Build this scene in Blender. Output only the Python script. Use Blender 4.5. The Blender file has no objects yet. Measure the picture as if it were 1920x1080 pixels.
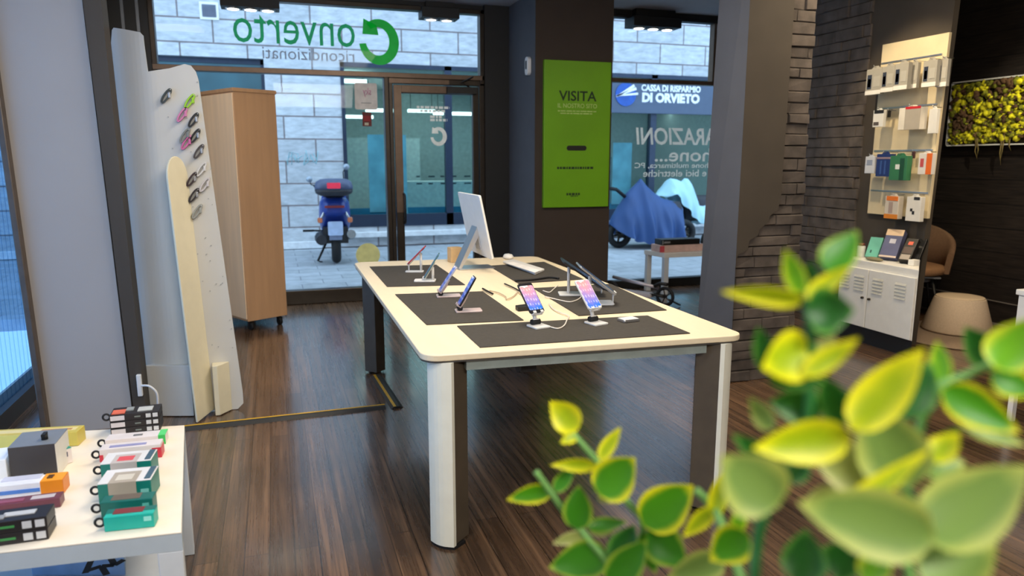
import bpy, bmesh, math, random
from mathutils import Vector, Matrix
R = math.radians
PI = math.pi
C = bpy.context.scene.collection
rnd = random.Random(7)

# ------------------------------------------------------------------ camera model (also used to measure the place)
F = 1350.0; H = 1.43
PITCH = math.atan((540 - 300) / F); YAW = math.atan(449 * math.cos(PITCH) / F)
FW = Vector((math.sin(YAW) * math.cos(PITCH), math.cos(YAW) * math.cos(PITCH), -math.sin(PITCH)))
RT = Vector((math.cos(YAW), -math.sin(YAW), 0)); UP = RT.cross(FW)
EYE = Vector((0, 0, H))
def ray(x, y): return FW + RT * ((x - 960) / F) - UP * ((y - 540) / F)
def atz(x, y, z=0.0):
    d = ray(x, y); return EYE + d * ((z - H) / d.z)
def aty(x, y, Y):
    d = ray(x, y); return EYE + d * (Y / d.y)
def atx(x, y, X):
    d = ray(x, y); return EYE + d * (X / d.x)
def atd(x, y, t): return EYE + ray(x, y) * t

cam = bpy.data.cameras.new('camera'); camo = bpy.data.objects.new('camera', cam); C.objects.link(camo)
camo.location = EYE
camo.rotation_euler = Matrix((RT, UP, -FW)).transposed().to_euler()
cam.sensor_width = 36; cam.lens = F / 1920 * 36
cam.clip_start = 0.05; cam.clip_end = 200
cam.dof.use_dof = True; cam.dof.focus_distance = 3.2; cam.dof.aperture_fstop = 2.7
bpy.context.scene.camera = camo
vs = bpy.context.scene.view_settings
vs.view_transform = 'Standard'; vs.look = 'None'; vs.exposure = 0.0; vs.gamma = 1.0

# ------------------------------------------------------------------ materials
def lin(c):
    return tuple((v / 255 / 12.92) if v / 255 <= .04045 else ((v / 255 + .055) / 1.055) ** 2.4 for v in c)
MATS = {}
def nd(nt, t, **kw):
    n = nt.nodes.new(t)
    for k, v in kw.items(): setattr(n, k, v)
    return n
def base(name):
    m = bpy.data.materials.new(name); m.use_nodes = True
    nt = m.node_tree; b = nt.nodes['Principled BSDF']
    return m, nt, b
def pm(name, rgb, rough=.5, metal=0.0, var=.12, scale=14, emit=0, spec=.5, bump=0, stretch=(1, 1, 1)):
    """plain procedural material: colour with a little noise in tone and roughness"""
    if name in MATS: return MATS[name]
    m, nt, b = base(name); c = lin(rgb)
    tc = nd(nt, 'ShaderNodeTexCoord'); mp = nd(nt, 'ShaderNodeMapping'); mp.inputs['Scale'].default_value = stretch
    nt.links.new(tc.outputs['Object'], mp.inputs[0])
    no = nd(nt, 'ShaderNodeTexNoise'); no.inputs['Scale'].default_value = scale; no.inputs['Detail'].default_value = 4
    nt.links.new(mp.outputs[0], no.inputs['Vector'])
    cr = nd(nt, 'ShaderNodeValToRGB')
    cr.color_ramp.elements[0].position = .3; cr.color_ramp.elements[1].position = .7
    cr.color_ramp.elements[0].color = (*[v * (1 - var) for v in c], 1)
    cr.color_ramp.elements[1].color = (*[min(1, v * (1 + var)) for v in c], 1)
    nt.links.new(no.outputs['Fac'], cr.inputs[0]); nt.links.new(cr.outputs[0], b.inputs['Base Color'])
    b.inputs['Roughness'].default_value = rough; b.inputs['Metallic'].default_value = metal
    b.inputs['Specular IOR Level'].default_value = spec
    if emit:
        nt.links.new(cr.outputs[0], b.inputs['Emission Color']); b.inputs['Emission Strength'].default_value = emit
    if bump:
        bp = nd(nt, 'ShaderNodeBump'); bp.inputs['Strength'].default_value = bump; bp.inputs['Distance'].default_value = .01
        nt.links.new(no.outputs['Fac'], bp.inputs['Height']); nt.links.new(bp.outputs[0], b.inputs['Normal'])
    MATS[name] = m; return m

def glass_mat(name, tint, gloss=.08, rough=0.0):
    m = bpy.data.materials.new(name); m.use_nodes = True; nt = m.node_tree; nt.nodes.clear()
    out = nd(nt, 'ShaderNodeOutputMaterial'); mix = nd(nt, 'ShaderNodeMixShader')
    tr = nd(nt, 'ShaderNodeBsdfTransparent'); tr.inputs[0].default_value = (*tint, 1)
    gl = nd(nt, 'ShaderNodeBsdfGlossy'); gl.inputs['Roughness'].default_value = rough
    lw = nd(nt, 'ShaderNodeLayerWeight'); lw.inputs['Blend'].default_value = .25
    ml = nd(nt, 'ShaderNodeMath', operation='MULTIPLY'); ml.inputs[1].default_value = gloss * 4
    nt.links.new(lw.outputs['Fresnel'], ml.inputs[0]); nt.links.new(ml.outputs[0], mix.inputs[0])
    nt.links.new(tr.outputs[0], mix.inputs[1]); nt.links.new(gl.outputs[0], mix.inputs[2]); nt.links.new(mix.outputs[0], out.inputs[0])
    return m

def wood_floor():
    m, nt, b = base('dark_plank_floor')
    tc = nd(nt, 'ShaderNodeTexCoord')
    mp = nd(nt, 'ShaderNodeMapping'); mp.inputs['Rotation'].default_value = (0, 0, R(90))
    nt.links.new(tc.outputs['Object'], mp.inputs[0])
    br = nd(nt, 'ShaderNodeTexBrick'); br.inputs['Scale'].default_value = 1.0
    br.inputs['Brick Width'].default_value = 1.9; br.inputs['Row Height'].default_value = .088
    br.inputs['Mortar Size'].default_value = .0022; br.inputs['Mortar Smooth'].default_value = .4; br.inputs['Bias'].default_value = 0
    br.offset = .37; br.offset_frequency = 2
    br.inputs['Color1'].default_value = (.42, .42, .42, 1); br.inputs['Color2'].default_value = (1, 1, 1, 1); br.inputs['Mortar'].default_value = (0, 0, 0, 1)
    nt.links.new(mp.outputs[0], br.inputs['Vector'])
    m2 = nd(nt, 'ShaderNodeMapping'); m2.inputs['Scale'].default_value = (13, .32, 1)
    nt.links.new(tc.outputs['Object'], m2.inputs[0])
    g = nd(nt, 'ShaderNodeTexNoise'); g.inputs['Scale'].default_value = 3.2; g.inputs['Detail'].default_value = 8; g.inputs['Roughness'].default_value = .68
    nt.links.new(m2.outputs[0], g.inputs['Vector'])
    cr = nd(nt, 'ShaderNodeValToRGB'); e = cr.color_ramp.elements
    e[0].position = .25; e[0].color = (.045, .027, .016, 1); e[1].position = .8; e[1].color = (.40, .23, .12, 1)
    k = e.new(.5); k.color = (.135, .077, .042, 1)
    nt.links.new(g.outputs['Fac'], cr.inputs[0])
    # wear: broad patches
    w = nd(nt, 'ShaderNodeTexNoise'); w.inputs['Scale'].default_value = 1.3; w.inputs['Detail'].default_value = 5
    nt.links.new(tc.outputs['Object'], w.inputs['Vector'])
    mx = nd(nt, 'ShaderNodeMix', data_type='RGBA', blend_type='MULTIPLY'); mx.inputs['Factor'].default_value = .8
    nt.links.new(cr.outputs[0], mx.inputs['A']); nt.links.new(br.outputs['Color'], mx.inputs['B'])
    mx2 = nd(nt, 'ShaderNodeMix', data_type='RGBA', blend_type='MULTIPLY'); mx2.inputs['Factor'].default_value = .7
    cr2 = nd(nt, 'ShaderNodeValToRGB'); cr2.color_ramp.elements[0].position = .3; cr2.color_ramp.elements[0].color = (.45, .45, .45, 1); cr2.color_ramp.elements[1].position = .7; cr2.color_ramp.elements[1].color = (1.5, 1.4, 1.3, 1)
    nt.links.new(w.outputs['Fac'], cr2.inputs[0]); nt.links.new(mx.outputs['Result'], mx2.inputs['A']); nt.links.new(cr2.outputs[0], mx2.inputs['B'])
    # pale scratches along the boards
    m3 = nd(nt, 'ShaderNodeMapping'); m3.inputs['Scale'].default_value = (30, 1.1, 1)
    nt.links.new(tc.outputs['Object'], m3.inputs[0])
    s = nd(nt, 'ShaderNodeTexNoise'); s.inputs['Scale'].default_value = 2.0; s.inputs['Detail'].default_value = 3
    nt.links.new(m3.outputs[0], s.inputs['Vector'])
    cr3 = nd(nt, 'ShaderNodeValToRGB'); cr3.color_ramp.elements[0].position = .66; cr3.color_ramp.elements[0].color = (0, 0, 0, 1); cr3.color_ramp.elements[1].position = .78; cr3.color_ramp.elements[1].color = (.5, .5, .5, 1)
    nt.links.new(s.outputs['Fac'], cr3.inputs[0])
    mx3 = nd(nt, 'ShaderNodeMix', data_type='RGBA'); mx3.inputs['B'].default_value = (.27, .19, .13, 1)
    nt.links.new(cr3.outputs[0], mx3.inputs['Factor']); nt.links.new(mx2.outputs['Result'], mx3.inputs['A'])
    nt.links.new(mx3.outputs['Result'], b.inputs['Base Color'])
    rr = nd(nt, 'ShaderNodeMapRange'); rr.inputs['To Min'].default_value = .20; rr.inputs['To Max'].default_value = .36
    nt.links.new(g.outputs['Fac'], rr.inputs['Value']); nt.links.new(rr.outputs[0], b.inputs['Roughness'])
    ad = nd(nt, 'ShaderNodeMath', operation='ADD'); nt.links.new(g.outputs['Fac'], ad.inputs[0]); nt.links.new(br.outputs['Fac'], ad.inputs[1])
    bp = nd(nt, 'ShaderNodeBump'); bp.inputs['Strength'].default_value = .12; bp.inputs['Distance'].default_value = .004; bp.invert = False
    nt.links.new(g.outputs['Fac'], bp.inputs['Height']); nt.links.new(bp.outputs[0], b.inputs['Normal'])
    b.inputs['Specular IOR Level'].default_value = .7; b.inputs['Coat Weight'].default_value = .55; b.inputs['Coat Roughness'].default_value = .13
    return m

def block_mat(name, c1, c2, mortar, bw, rh, ms=.008, rough=.8, axis='XZ', noise=.25):
    """coursed stone / paving"""
    m, nt, b = base(name)
    tc = nd(nt, 'ShaderNodeTexCoord'); mp = nd(nt, 'ShaderNodeMapping')
    if axis == 'XZ': mp.inputs['Rotation'].default_value = (R(-90), 0, 0)
    nt.links.new(tc.outputs['Object'], mp.inputs[0])
    br = nd(nt, 'ShaderNodeTexBrick'); br.inputs['Scale'].default_value = 1
    br.inputs['Brick Width'].default_value = bw; br.inputs['Row Height'].default_value = rh
    br.inputs['Mortar Size'].default_value = ms; br.inputs['Mortar Smooth'].default_value = .3
    br.inputs['Color1'].default_value = (*lin(c1), 1); br.inputs['Color2'].default_value = (*lin(c2), 1); br.inputs['Mortar'].default_value = (*lin(mortar), 1)
    nt.links.new(mp.outputs[0], br.inputs['Vector'])
    m2 = nd(nt, 'ShaderNodeMapping'); m2.inputs['Scale'].default_value = (1, 1, 3) if axis == 'XZ' else (1, 1, 1)
    nt.links.new(tc.outputs['Object'], m2.inputs[0])
    no = nd(nt, 'ShaderNodeTexNoise'); no.inputs['Scale'].default_value = 5; no.inputs['Detail'].default_value = 8; no.inputs['Roughness'].default_value = .65
    nt.links.new(m2.outputs[0], no.inputs['Vector'])
    cr = nd(nt, 'ShaderNodeValToRGB'); cr.color_ramp.elements[0].position = .3; cr.color_ramp.elements[1].position = .7
    cr.color_ramp.elements[0].color = (1 - noise,) * 3 + (1,); cr.color_ramp.elements[1].color = (1 + noise * .6,) * 3 + (1,)
    nt.links.new(no.outputs['Fac'], cr.inputs[0])
    mx = nd(nt, 'ShaderNodeMix', data_type='RGBA', blend_type='MULTIPLY'); mx.inputs['Factor'].default_value = 1
    nt.links.new(br.outputs['Color'], mx.inputs['A']); nt.links.new(cr.outputs[0], mx.inputs['B'])
    nt.links.new(mx.outputs['Result'], b.inputs['Base Color']); b.inputs['Roughness'].default_value = rough
    return m

def plank_wall():
    m, nt, b = base('dark_plank_wall')
    tc = nd(nt, 'ShaderNodeTexCoord'); mp = nd(nt, 'ShaderNodeMapping')
    mp.inputs['Scale'].default_value = (1, 1, 1)
    nt.links.new(tc.outputs['Object'], mp.inputs[0])
    sx = nd(nt, 'ShaderNodeSeparateXYZ'); nt.links.new(mp.outputs[0], sx.inputs[0])
    fr = nd(nt, 'ShaderNodeMath', operation='PINGPONG'); fr.inputs[1].default_value = .105; nt.links.new(sx.outputs['Z'], fr.inputs[0])
    lt = nd(nt, 'ShaderNodeMath', operation='LESS_THAN'); lt.inputs[1].default_value = .004; nt.links.new(fr.outputs[0], lt.inputs[0])
    m2 = nd(nt, 'ShaderNodeMapping'); m2.inputs['Scale'].default_value = (1, 1.2, 18); nt.links.new(tc.outputs['Object'], m2.inputs[0])
    no = nd(nt, 'ShaderNodeTexNoise'); no.inputs['Scale'].default_value = 4; no.inputs['Detail'].default_value = 6; nt.links.new(m2.outputs[0], no.inputs['Vector'])
    cr = nd(nt, 'ShaderNodeValToRGB'); cr.color_ramp.elements[0].color = (.007, .0055, .0045, 1); cr.color_ramp.elements[1].color = (.032, .023, .018, 1)
    cr.color_ramp.elements[0].position = .3; cr.color_ramp.elements[1].position = .75
    nt.links.new(no.outputs['Fac'], cr.inputs[0])
    mx = nd(nt, 'ShaderNodeMix', data_type='RGBA'); mx.inputs['B'].default_value = (.002, .002, .002, 1)
    nt.links.new(lt.outputs[0], mx.inputs['Factor']); nt.links.new(cr.outputs[0], mx.inputs['A']); nt.links.new(mx.outputs['Result'], b.inputs['Base Color'])
    b.inputs['Roughness'].default_value = .55
    return m

def leaf_mat(name, mid, edge, pos=.55):
    m, nt, b = base(name)
    at = nd(nt, 'ShaderNodeAttribute'); at.attribute_name = 'rim'
    tc = nd(nt, 'ShaderNodeTexCoord')
    no = nd(nt, 'ShaderNodeTexNoise'); no.inputs['Scale'].default_value = 60; nt.links.new(tc.outputs['Object'], no.inputs['Vector'])
    ma = nd(nt, 'ShaderNodeMath', operation='MULTIPLY_ADD'); ma.inputs[1].default_value = .35; nt.links.new(no.outputs['Fac'], ma.inputs[0]); nt.links.new(at.outputs['Fac'], ma.inputs[2])
    cr = nd(nt, 'ShaderNodeValToRGB'); cr.color_ramp.elements[0].position = pos; cr.color_ramp.elements[1].position = min(1, pos + .5)
    cr.color_ramp.elements[0].color = (*lin(mid), 1); cr.color_ramp.elements[1].color = (*lin(edge), 1)
    nt.links.new(ma.outputs[0], cr.inputs[0]); nt.links.new(cr.outputs[0], b.inputs['Base Color'])
    b.inputs['Roughness'].default_value = .45
    tr = nd(nt, 'ShaderNodeBsdfTranslucent'); nt.links.new(cr.outputs[0], tr.inputs[0])
    mix = nd(nt, 'ShaderNodeMixShader'); mix.inputs[0].default_value = .3
    nt.links.new(b.outputs[0], mix.inputs[1]); nt.links.new(tr.outputs[0], mix.inputs[2]); nt.links.new(mix.outputs[0], nt.nodes['Material Output'].inputs[0])
    return m

def screen_mat(name, cols, emit=1.2, scale=18):
    """a lit phone screen: soft blobs of colour with a grid of icon-like dots"""
    m, nt, b = base(name)
    tc = nd(nt, 'ShaderNodeTexCoord')
    sp = nd(nt, 'ShaderNodeSeparateXYZ'); nt.links.new(tc.outputs['Generated'], sp.inputs[0])
    no = nd(nt, 'ShaderNodeTexNoise'); no.inputs['Scale'].default_value = 1.6; nt.links.new(tc.outputs['Generated'], no.inputs['Vector'])
    ma = nd(nt, 'ShaderNodeMath', operation='MULTIPLY_ADD'); ma.inputs[1].default_value = .7; nt.links.new(no.outputs['Fac'], ma.inputs[0])
    ml = nd(nt, 'ShaderNodeMath', operation='MULTIPLY_ADD'); ml.inputs[1].default_value = .95; ml.inputs[2].default_value = -.3
    nt.links.new(sp.outputs['Y'], ml.inputs[0]); nt.links.new(ml.outputs[0], ma.inputs[2])
    cr = nd(nt, 'ShaderNodeValToRGB'); els = cr.color_ramp.elements
    for i, c in enumerate(cols):
        p = i / (len(cols) - 1)
        e = els[0] if i == 0 else (els[1] if i == len(cols) - 1 else els.new(p))
        e.position = p; e.color = (*lin(c), 1)
    nt.links.new(ma.outputs[0], cr.inputs[0])
    vo = nd(nt, 'ShaderNodeTexVoronoi'); vo.inputs['Scale'].default_value = 5; vo.inputs['Randomness'].default_value = .25
    nt.links.new(tc.outputs['Generated'], vo.inputs['Vector'])
    lt = nd(nt, 'ShaderNodeMath', operation='LESS_THAN'); lt.inputs[1].default_value = .28; nt.links.new(vo.outputs['Distance'], lt.inputs[0])
    hf = nd(nt, 'ShaderNodeMath', operation='MULTIPLY'); hf.inputs[1].default_value = .3; nt.links.new(lt.outputs[0], hf.inputs[0])
    mx = nd(nt, 'ShaderNodeMix', data_type='RGBA'); nt.links.new(hf.outputs[0], mx.inputs['Factor']); nt.links.new(cr.outputs[0], mx.inputs['A'])
    mx.inputs['B'].default_value = (.9, .88, .95, 1)
    nt.links.new(mx.outputs['Result'], b.inputs['Base Color']); nt.links.new(mx.outputs['Result'], b.inputs['Emission Color'])
    b.inputs['Emission Strength'].default_value = emit; b.inputs['Roughness'].default_value = .15
    return m

# ------------------------------------------------------------------ mesh helpers
ROOTM = {}
def nb(): return bmesh.new()
def box(bm, x0, x1, y0, y1, z0, z1, mi=0, mtx=None):
    vs_ = [bm.verts.new((x, y, z)) for z in (z0, z1) for y in (y0, y1) for x in (x0, x1)]
    if mtx is not None:
        for v in vs_: v.co = mtx @ v.co
    for q in ((0, 2, 3, 1), (4, 5, 7, 6), (0, 1, 5, 4), (2, 6, 7, 3), (0, 4, 6, 2), (1, 3, 7, 5)):
        f = bm.faces.new([vs_[i] for i in q]); f.material_index = mi
    return vs_
def prism(bm, pts, ext, mi=0):
    """polygon (list of 3D points) pushed along ext"""
    ext = Vector(ext); a = [bm.verts.new(Vector(p)) for p in pts]; b = [bm.verts.new(Vector(p) + ext) for p in pts]
    n = len(a); fs = []
    fs.append(bm.faces.new(a[::-1])); fs.append(bm.faces.new(b))
    for i in range(n): fs.append(bm.faces.new((a[i], a[(i + 1) % n], b[(i + 1) % n], b[i])))
    for f in fs: f.material_index = mi
    bmesh.ops.recalc_face_normals(bm, faces=fs)
    return fs
def frame_of(d):
    d = d.normalized(); u = d.orthogonal().normalized(); return u, d.cross(u)
def tube(bm, pts, r, seg=8, mi=0, caps=True):
    pts = [Vector(p) for p in pts]; rings = []
    n = len(pts); u = None
    for i, p in enumerate(pts):
        d = (pts[min(i + 1, n - 1)] - pts[max(i - 1, 0)]).normalized()
        if u is None: u = d.orthogonal().normalized()
        u = (u - d * u.dot(d)); u = u.normalized() if u.length > 1e-6 else d.orthogonal().normalized()
        w = d.cross(u); rr = r[i] if isinstance(r, (list, tuple)) else r
        rings.append([bm.verts.new(p + u * (rr * math.cos(2 * PI * k / seg)) + w * (rr * math.sin(2 * PI * k / seg))) for k in range(seg)])
    for i in range(n - 1):
        for k in range(seg):
            f = bm.faces.new((rings[i][k], rings[i][(k + 1) % seg], rings[i + 1][(k + 1) % seg], rings[i + 1][k])); f.material_index = mi; f.smooth = True
    if caps:
        bm.faces.new(rings[0][::-1]).material_index = mi; bm.faces.new(rings[-1]).material_index = mi
def cyl(bm, p0, p1, r0, r1=None, seg=24, mi=0):
    p0, p1 = Vector(p0), Vector(p1); r1 = r0 if r1 is None else r1
    tube(bm, [p0, p1], [r0, r1], seg, mi)
def lathe(bm, prof, c=(0, 0, 0), seg=32, mi=0, mtx=None):
    c = Vector(c); rings = []
    for r, z in prof:
        ring = []
        for k in range(seg):
            v = Vector((r * math.cos(2 * PI * k / seg), r * math.sin(2 * PI * k / seg), z))
            if mtx is not None: v = mtx @ v
            ring.append(bm.verts.new(v + c))
        rings.append(ring)
    for i in range(len(rings) - 1):
        for k in range(seg):
            f = bm.faces.new((rings[i][k], rings[i][(k + 1) % seg], rings[i + 1][(k + 1) % seg], rings[i + 1][k])); f.material_index = mi; f.smooth = True
    bm.faces.new(rings[0][::-1]).material_index = mi; bm.faces.new(rings[-1]).material_index = mi
def loft(bm, rings, mi=0, caps=True, smooth=True):
    rs = [[bm.verts.new(Vector(p)) for p in ring] for ring in rings]
    for i in range(len(rs) - 1):
        n = len(rs[i])
        for k in range(n):
            f = bm.faces.new((rs[i][k], rs[i][(k + 1) % n], rs[i + 1][(k + 1) % n], rs[i + 1][k])); f.material_index = mi; f.smooth = smooth
    if caps:
        bm.faces.new(rs[0][::-1]).material_index = mi; bm.faces.new(rs[-1]).material_index = mi
def torus(bm, c, r, t, axis=(0, 1, 0), seg=28, ts=10, mi=0, sx=1.0):
    c = Vector(c); u, w = frame_of(Vector(axis)); pts = []
    a = Vector(axis).normalized(); rings = []
    for i in range(seg):
        th = 2 * PI * i / seg; d = u * math.cos(th) + w * math.sin(th)
        rings.append([bm.verts.new(c + d * r + (d * math.cos(2 * PI * k / ts) + a * (math.sin(2 * PI * k / ts) * sx)) * t) for k in range(ts)])
    for i in range(seg):
        for k in range(ts):
            f = bm.faces.new((rings[i][k], rings[i][(k + 1) % ts], rings[(i + 1) % seg][(k + 1) % ts], rings[(i + 1) % seg][k])); f.smooth = True; f.material_index = mi
def rpoly(w, h, r, n=6):
    """rounded rectangle outline, centred"""
    out = []
    for cx, cy, a0 in ((w / 2 - r, h / 2 - r, 0), (-w / 2 + r, h / 2 - r, 90), (-w / 2 + r, -h / 2 + r, 180), (w / 2 - r, -h / 2 + r, 270)):
        for i in range(n + 1):
            a = R(a0 + 90 * i / n); out.append((cx + r * math.cos(a), cy + r * math.sin(a)))
    return out
def obj(name, bm, mats, parent=None, bevel=0, world=True, smooth=False, seg=2):
    """links a bmesh as ONE mesh object; with world=True the mesh was made in world space"""
    bmesh.ops.recalc_face_normals(bm, faces=bm.faces[:])
    me = bpy.data.meshes.new(name)
    if parent is not None and world and parent.name in ROOTM: bm.transform(ROOTM[parent.name].inverted())
    bm.to_mesh(me); bm.free()
    for m in (mats if isinstance(mats, (list, tuple)) else [mats]): me.materials.append(m)
    o = bpy.data.objects.new(name, me); C.objects.link(o)
    if parent is not None:
        o.parent = parent
        if parent.name in ROOTM: ROOTM[o.name] = ROOTM[parent.name]
    if bevel:
        b = o.modifiers.new('bevel', 'BEVEL'); b.width = bevel; b.segments = seg; b.limit_method = 'ANGLE'; b.angle_limit = R(40)
    if smooth:
        for p in me.polygons: p.use_smooth = True
    return o
def tag(o, label=None, cat=None, group=None, kind=None):
    if label: o['label'] = label
    if cat: o['category'] = cat
    if group: o['group'] = group
    if kind: o['kind'] = kind
    return o
def thing(name, label, cat, loc=(0, 0, 0), rz=0.0, group=None):
    o = bpy.data.objects.new(name, None); C.objects.link(o); o.empty_display_size = .1
    o.location = loc; o.rotation_euler = (0, 0, rz)
    ROOTM[o.name] = Matrix.Translation(Vector(loc)) @ Matrix.Rotation(rz, 4, 'Z')
    return tag(o, label, cat, group)
def struct(name, bm, mats, parent=None, bevel=0, smooth=False):
    o = obj(name, bm, mats, parent, bevel, smooth=smooth)
    if parent is None: o['kind'] = 'structure'
    return o
def text(name, body, size, mat, mtx, parent=None, align='CENTER', bold=0.0, ext=.0008, sx=1.0, shear=0.0):
    cu = bpy.data.curves.new(name, 'FONT'); cu.body = body; cu.size = size; cu.align_x = align; cu.align_y = 'CENTER'
    cu.offset = bold; cu.extrude = ext; cu.shear = shear; cu.resolution_u = 3
    o = bpy.data.objects.new(name + '_curve', cu); C.objects.link(o)
    dg = bpy.context.evaluated_depsgraph_get(); dg.update()
    me = bpy.data.meshes.new_from_object(o.evaluated_get(dg))
    bpy.data.objects.remove(o); bpy.data.curves.remove(cu)
    bm = nb(); bm.from_mesh(me); bpy.data.meshes.remove(me)
    bm.transform(mtx @ Matrix.Diagonal((sx, 1, 1, 1)))
    return obj(name, bm, mat, parent)
def face_out(p):   # text readable from outside (so mirrored from inside), standing at p
    return Matrix.Translation(Vector(p)) @ Matrix.Rotation(PI, 4, 'Z') @ Matrix.Rotation(PI / 2, 4, 'X')
def face_in(p):    # text readable from inside (facing -Y)
    return Matrix.Translation(Vector(p)) @ Matrix.Rotation(PI / 2, 4, 'X')

# common materials
M_black = pm('black_paint', (24, 23, 22), .5)
M_frame = pm('dark_bronze_metal', (62, 54, 46), .35, .6)
M_bronze = pm('warm_bronze_metal', (112, 92, 76), .38, .5)
M_white = pm('white_lacquer', (236, 234, 226), .35, var=.03)
M_whitep = pm('white_plastic', (228, 226, 222), .4, var=.04)
M_silver = pm('silver_metal', (200, 200, 202), .3, .9, var=.05)
M_rubber = pm('black_rubber', (18, 18, 19), .7)
M_greyw = pm('taupe_grey_plaster', (72, 64, 54), .8, var=.08, scale=5)
M_bluegrey = pm('blue_grey_plaster', (82, 83, 88), .75, var=.06, scale=5)
M_glass = glass_mat('clear_glass', (.95, .985, .99), .05)


# ================================================================== THE ROOM
M_floor = wood_floor()
bm = nb(); box(bm, -1.6, 6.3, -2.6, 7.56, -.1, 0); struct('floor', bm, M_floor)
M_ceil = pm('ceiling_grey', (168, 168, 172), .85, var=.04, scale=3)
bm = nb(); box(bm, -1.6, 6.3, -2.6, 7.62, 2.98, 3.1); struct('ceiling', bm, M_ceil)
M_wallw = pm('pale_wall_paint', (206, 202, 196), .8, var=.04, scale=3)
bm = nb(); box(bm, -1.6, 6.3, -2.7, -2.6, 0, 2.98); struct('wall_near', bm, M_wallw)
bm = nb(); box(bm, -1.6, -1.5, -2.6, 1.0, 0, 2.98); box(bm, -1.6, -1.5, 5.6, 7.56, 0, 2.98)
box(bm, -1.6, -1.5, 1.0, 5.6, 2.7, 2.98); box(bm, -1.6, -1.5, 1.0, 5.6, 0, .08); struct('wall_left', bm, M_wallw)

# side window by the low table: frosted, vertical ribs
M_frost = glass_mat('frosted_blue_glass', (.66, .78, .88), .015, .5)
bm = nb(); w = obj('window_2', nb(), M_frame); w['kind'] = 'structure'
bm = nb(); box(bm, -1.5, -1.488, 1.05, 5.52, .1, 2.7)
for i in range(65):
    y = 1.1 + i * .068; box(bm, -1.488, -1.482, y, y + .055, .1, 2.7)
obj('glass_pane', bm, M_frost, w)
bm = nb(); box(bm, -1.56, -1.44, 5.52, 5.6, 0, 2.75); box(bm, -1.56, -1.44, 1.0, 1.06, 0, 2.75); box(bm, -1.56, -1.44, 1.0, 5.6, 2.65, 2.75); box(bm, -1.56, -1.44, 1.0, 5.6, 0, .1)
obj('window_frame', bm, M_frame, w)

# pale pier and dark post on the left
M_pale = pm('pale_lilac_panel', (168, 162, 157), .6, var=.03, scale=2)
bm = nb()
a = aty(80, 803, 4.2); b = aty(-3, 230, 4.2)
ext2 = lambda p, q, z: tuple(p + (q - p) * ((z - p.z) / (q.z - p.z)))
prism(bm, [(ext2(a, b, 0)), (-.80, 4.2, 0), (-.862, 4.2, 2.98), (ext2(a, b, 2.98))], (0, .12, 0)); struct('wall_left_pier', bm, M_pale)
bm = nb()
tl, tr_ = aty(155, 0, 4.17), aty(189, 0, 4.17); bl, br_ = aty(250, 764, 4.17), aty(273, 764, 4.17)
def ext(p, q, z):
    k = (z - p.z) / (q.z - p.z); return p + (q - p) * k
prism(bm, [ext(tl, bl, 0), ext(tr_, br_, 0), ext(tr_, br_, 2.98), ext(tl, bl, 2.98)], (0, .14, 0))
post = struct('trim_1', bm, pm('dark_brown_post', (66, 58, 48), .6, var=.15, scale=8, stretch=(1, 1, .1)))
# metal moulding at the left end of the pale pier
bm = nb(); p, q = aty(2, 230, 4.15), aty(84, 803, 4.15)
prism(bm, [ext(p, q, .0) + Vector((-.02, 0, 0)), ext(p, q, .0) + Vector((.012, 0, 0)), ext(p, q, 2.98) + Vector((.012, 0, 0)), ext(p, q, 2.98) + Vector((-.02, 0, 0))], (0, .06, 0))
struct('trim_2', bm, pm('brown_moulding', (96, 84, 74), .4, .4), bevel=.006)

# far wall around the shopfront
YF = 7.45
bm = nb()
box(bm, -1.5, -.985, YF - .02, YF + .1, 0, 2.98); box(bm, 2.125, 2.45, YF - .06, YF + .1, 0, 2.98)
box(bm, -.985, 2.125, YF, YF + .1, 2.925, 2.98)
for x in (-1.33, -1.2, -1.08): box(bm, x, x + .025, YF - .05, YF, 0, 2.98, 1)
struct('wall_far', bm, [M_black, pm('steel_strip', (120, 124, 130), .4, .6)])
bm = nb(); box(bm, 3.1, 5.4, 7.16, 7.28, 2.925, 2.98); box(bm, 2.9, 3.16, 7.16, 7.28, 0, 2.98); struct('wall_far_right', bm, M_black)
# pillar with the poster
bm = nb(); box(bm, 2.39, 3.19, 6.6, 7.5, 0, 2.98, 0)
for f in bm.faces:
    if f.calc_center_median().x < 2.4: f.material_index = 1
struct('pillar', bm, [pm('dark_brown_plaster', (62, 50, 40), .8, var=.08, scale=4), M_bluegrey])

# window_1: transom light and side pane, with the door beside it
w1 = obj('window_1', nb(), M_frame); w1['kind'] = 'structure'
bm = nb()
box(bm, -.985, 1.09, YF - .05, YF + .06, 0, .14); box(bm, -.985, -.94, YF - .05, YF + .06, 0, 2.93)
box(bm, -.985, 2.125, YF - .05, YF + .06, 2.235, 2.285); box(bm, 2.08, 2.125, YF - .05, YF + .06, 2.2, 2.93)
box(bm, -.985, 2.125, YF - .05, YF + .06, 2.885, 2.93); box(bm, 1.09, 1.135, YF - .05, YF + .06, 0, 2.24)
obj('window_frame', bm, [M_frame], w1, bevel=.006)
bm = nb(); box(bm, -.98, 2.1, YF - .057, YF - .05, 2.238, 2.28); obj('bronze_strip', bm, M_bronze, w1)
bm = nb(); box(bm, -.94, 2.08, YF + .0, YF + .008, 2.285, 2.885); obj('transom_pane', bm, M_glass, w1)
bm = nb(); box(bm, -.94, 1.09, YF + .0, YF + .008, .14, 2.235); obj('side_pane', bm, M_glass, w1)
d1 = obj('door_1', nb(), M_frame); d1['kind'] = 'structure'
bm = nb(); box(bm, 1.135, 1.175, YF - .045, YF + .05, 0, 2.235); box(bm, 2.07, 2.125, YF - .045, YF + .05, 0, 2.235); box(bm, 1.135, 2.125, YF - .045, YF + .05, 2.18, 2.235)
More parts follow.
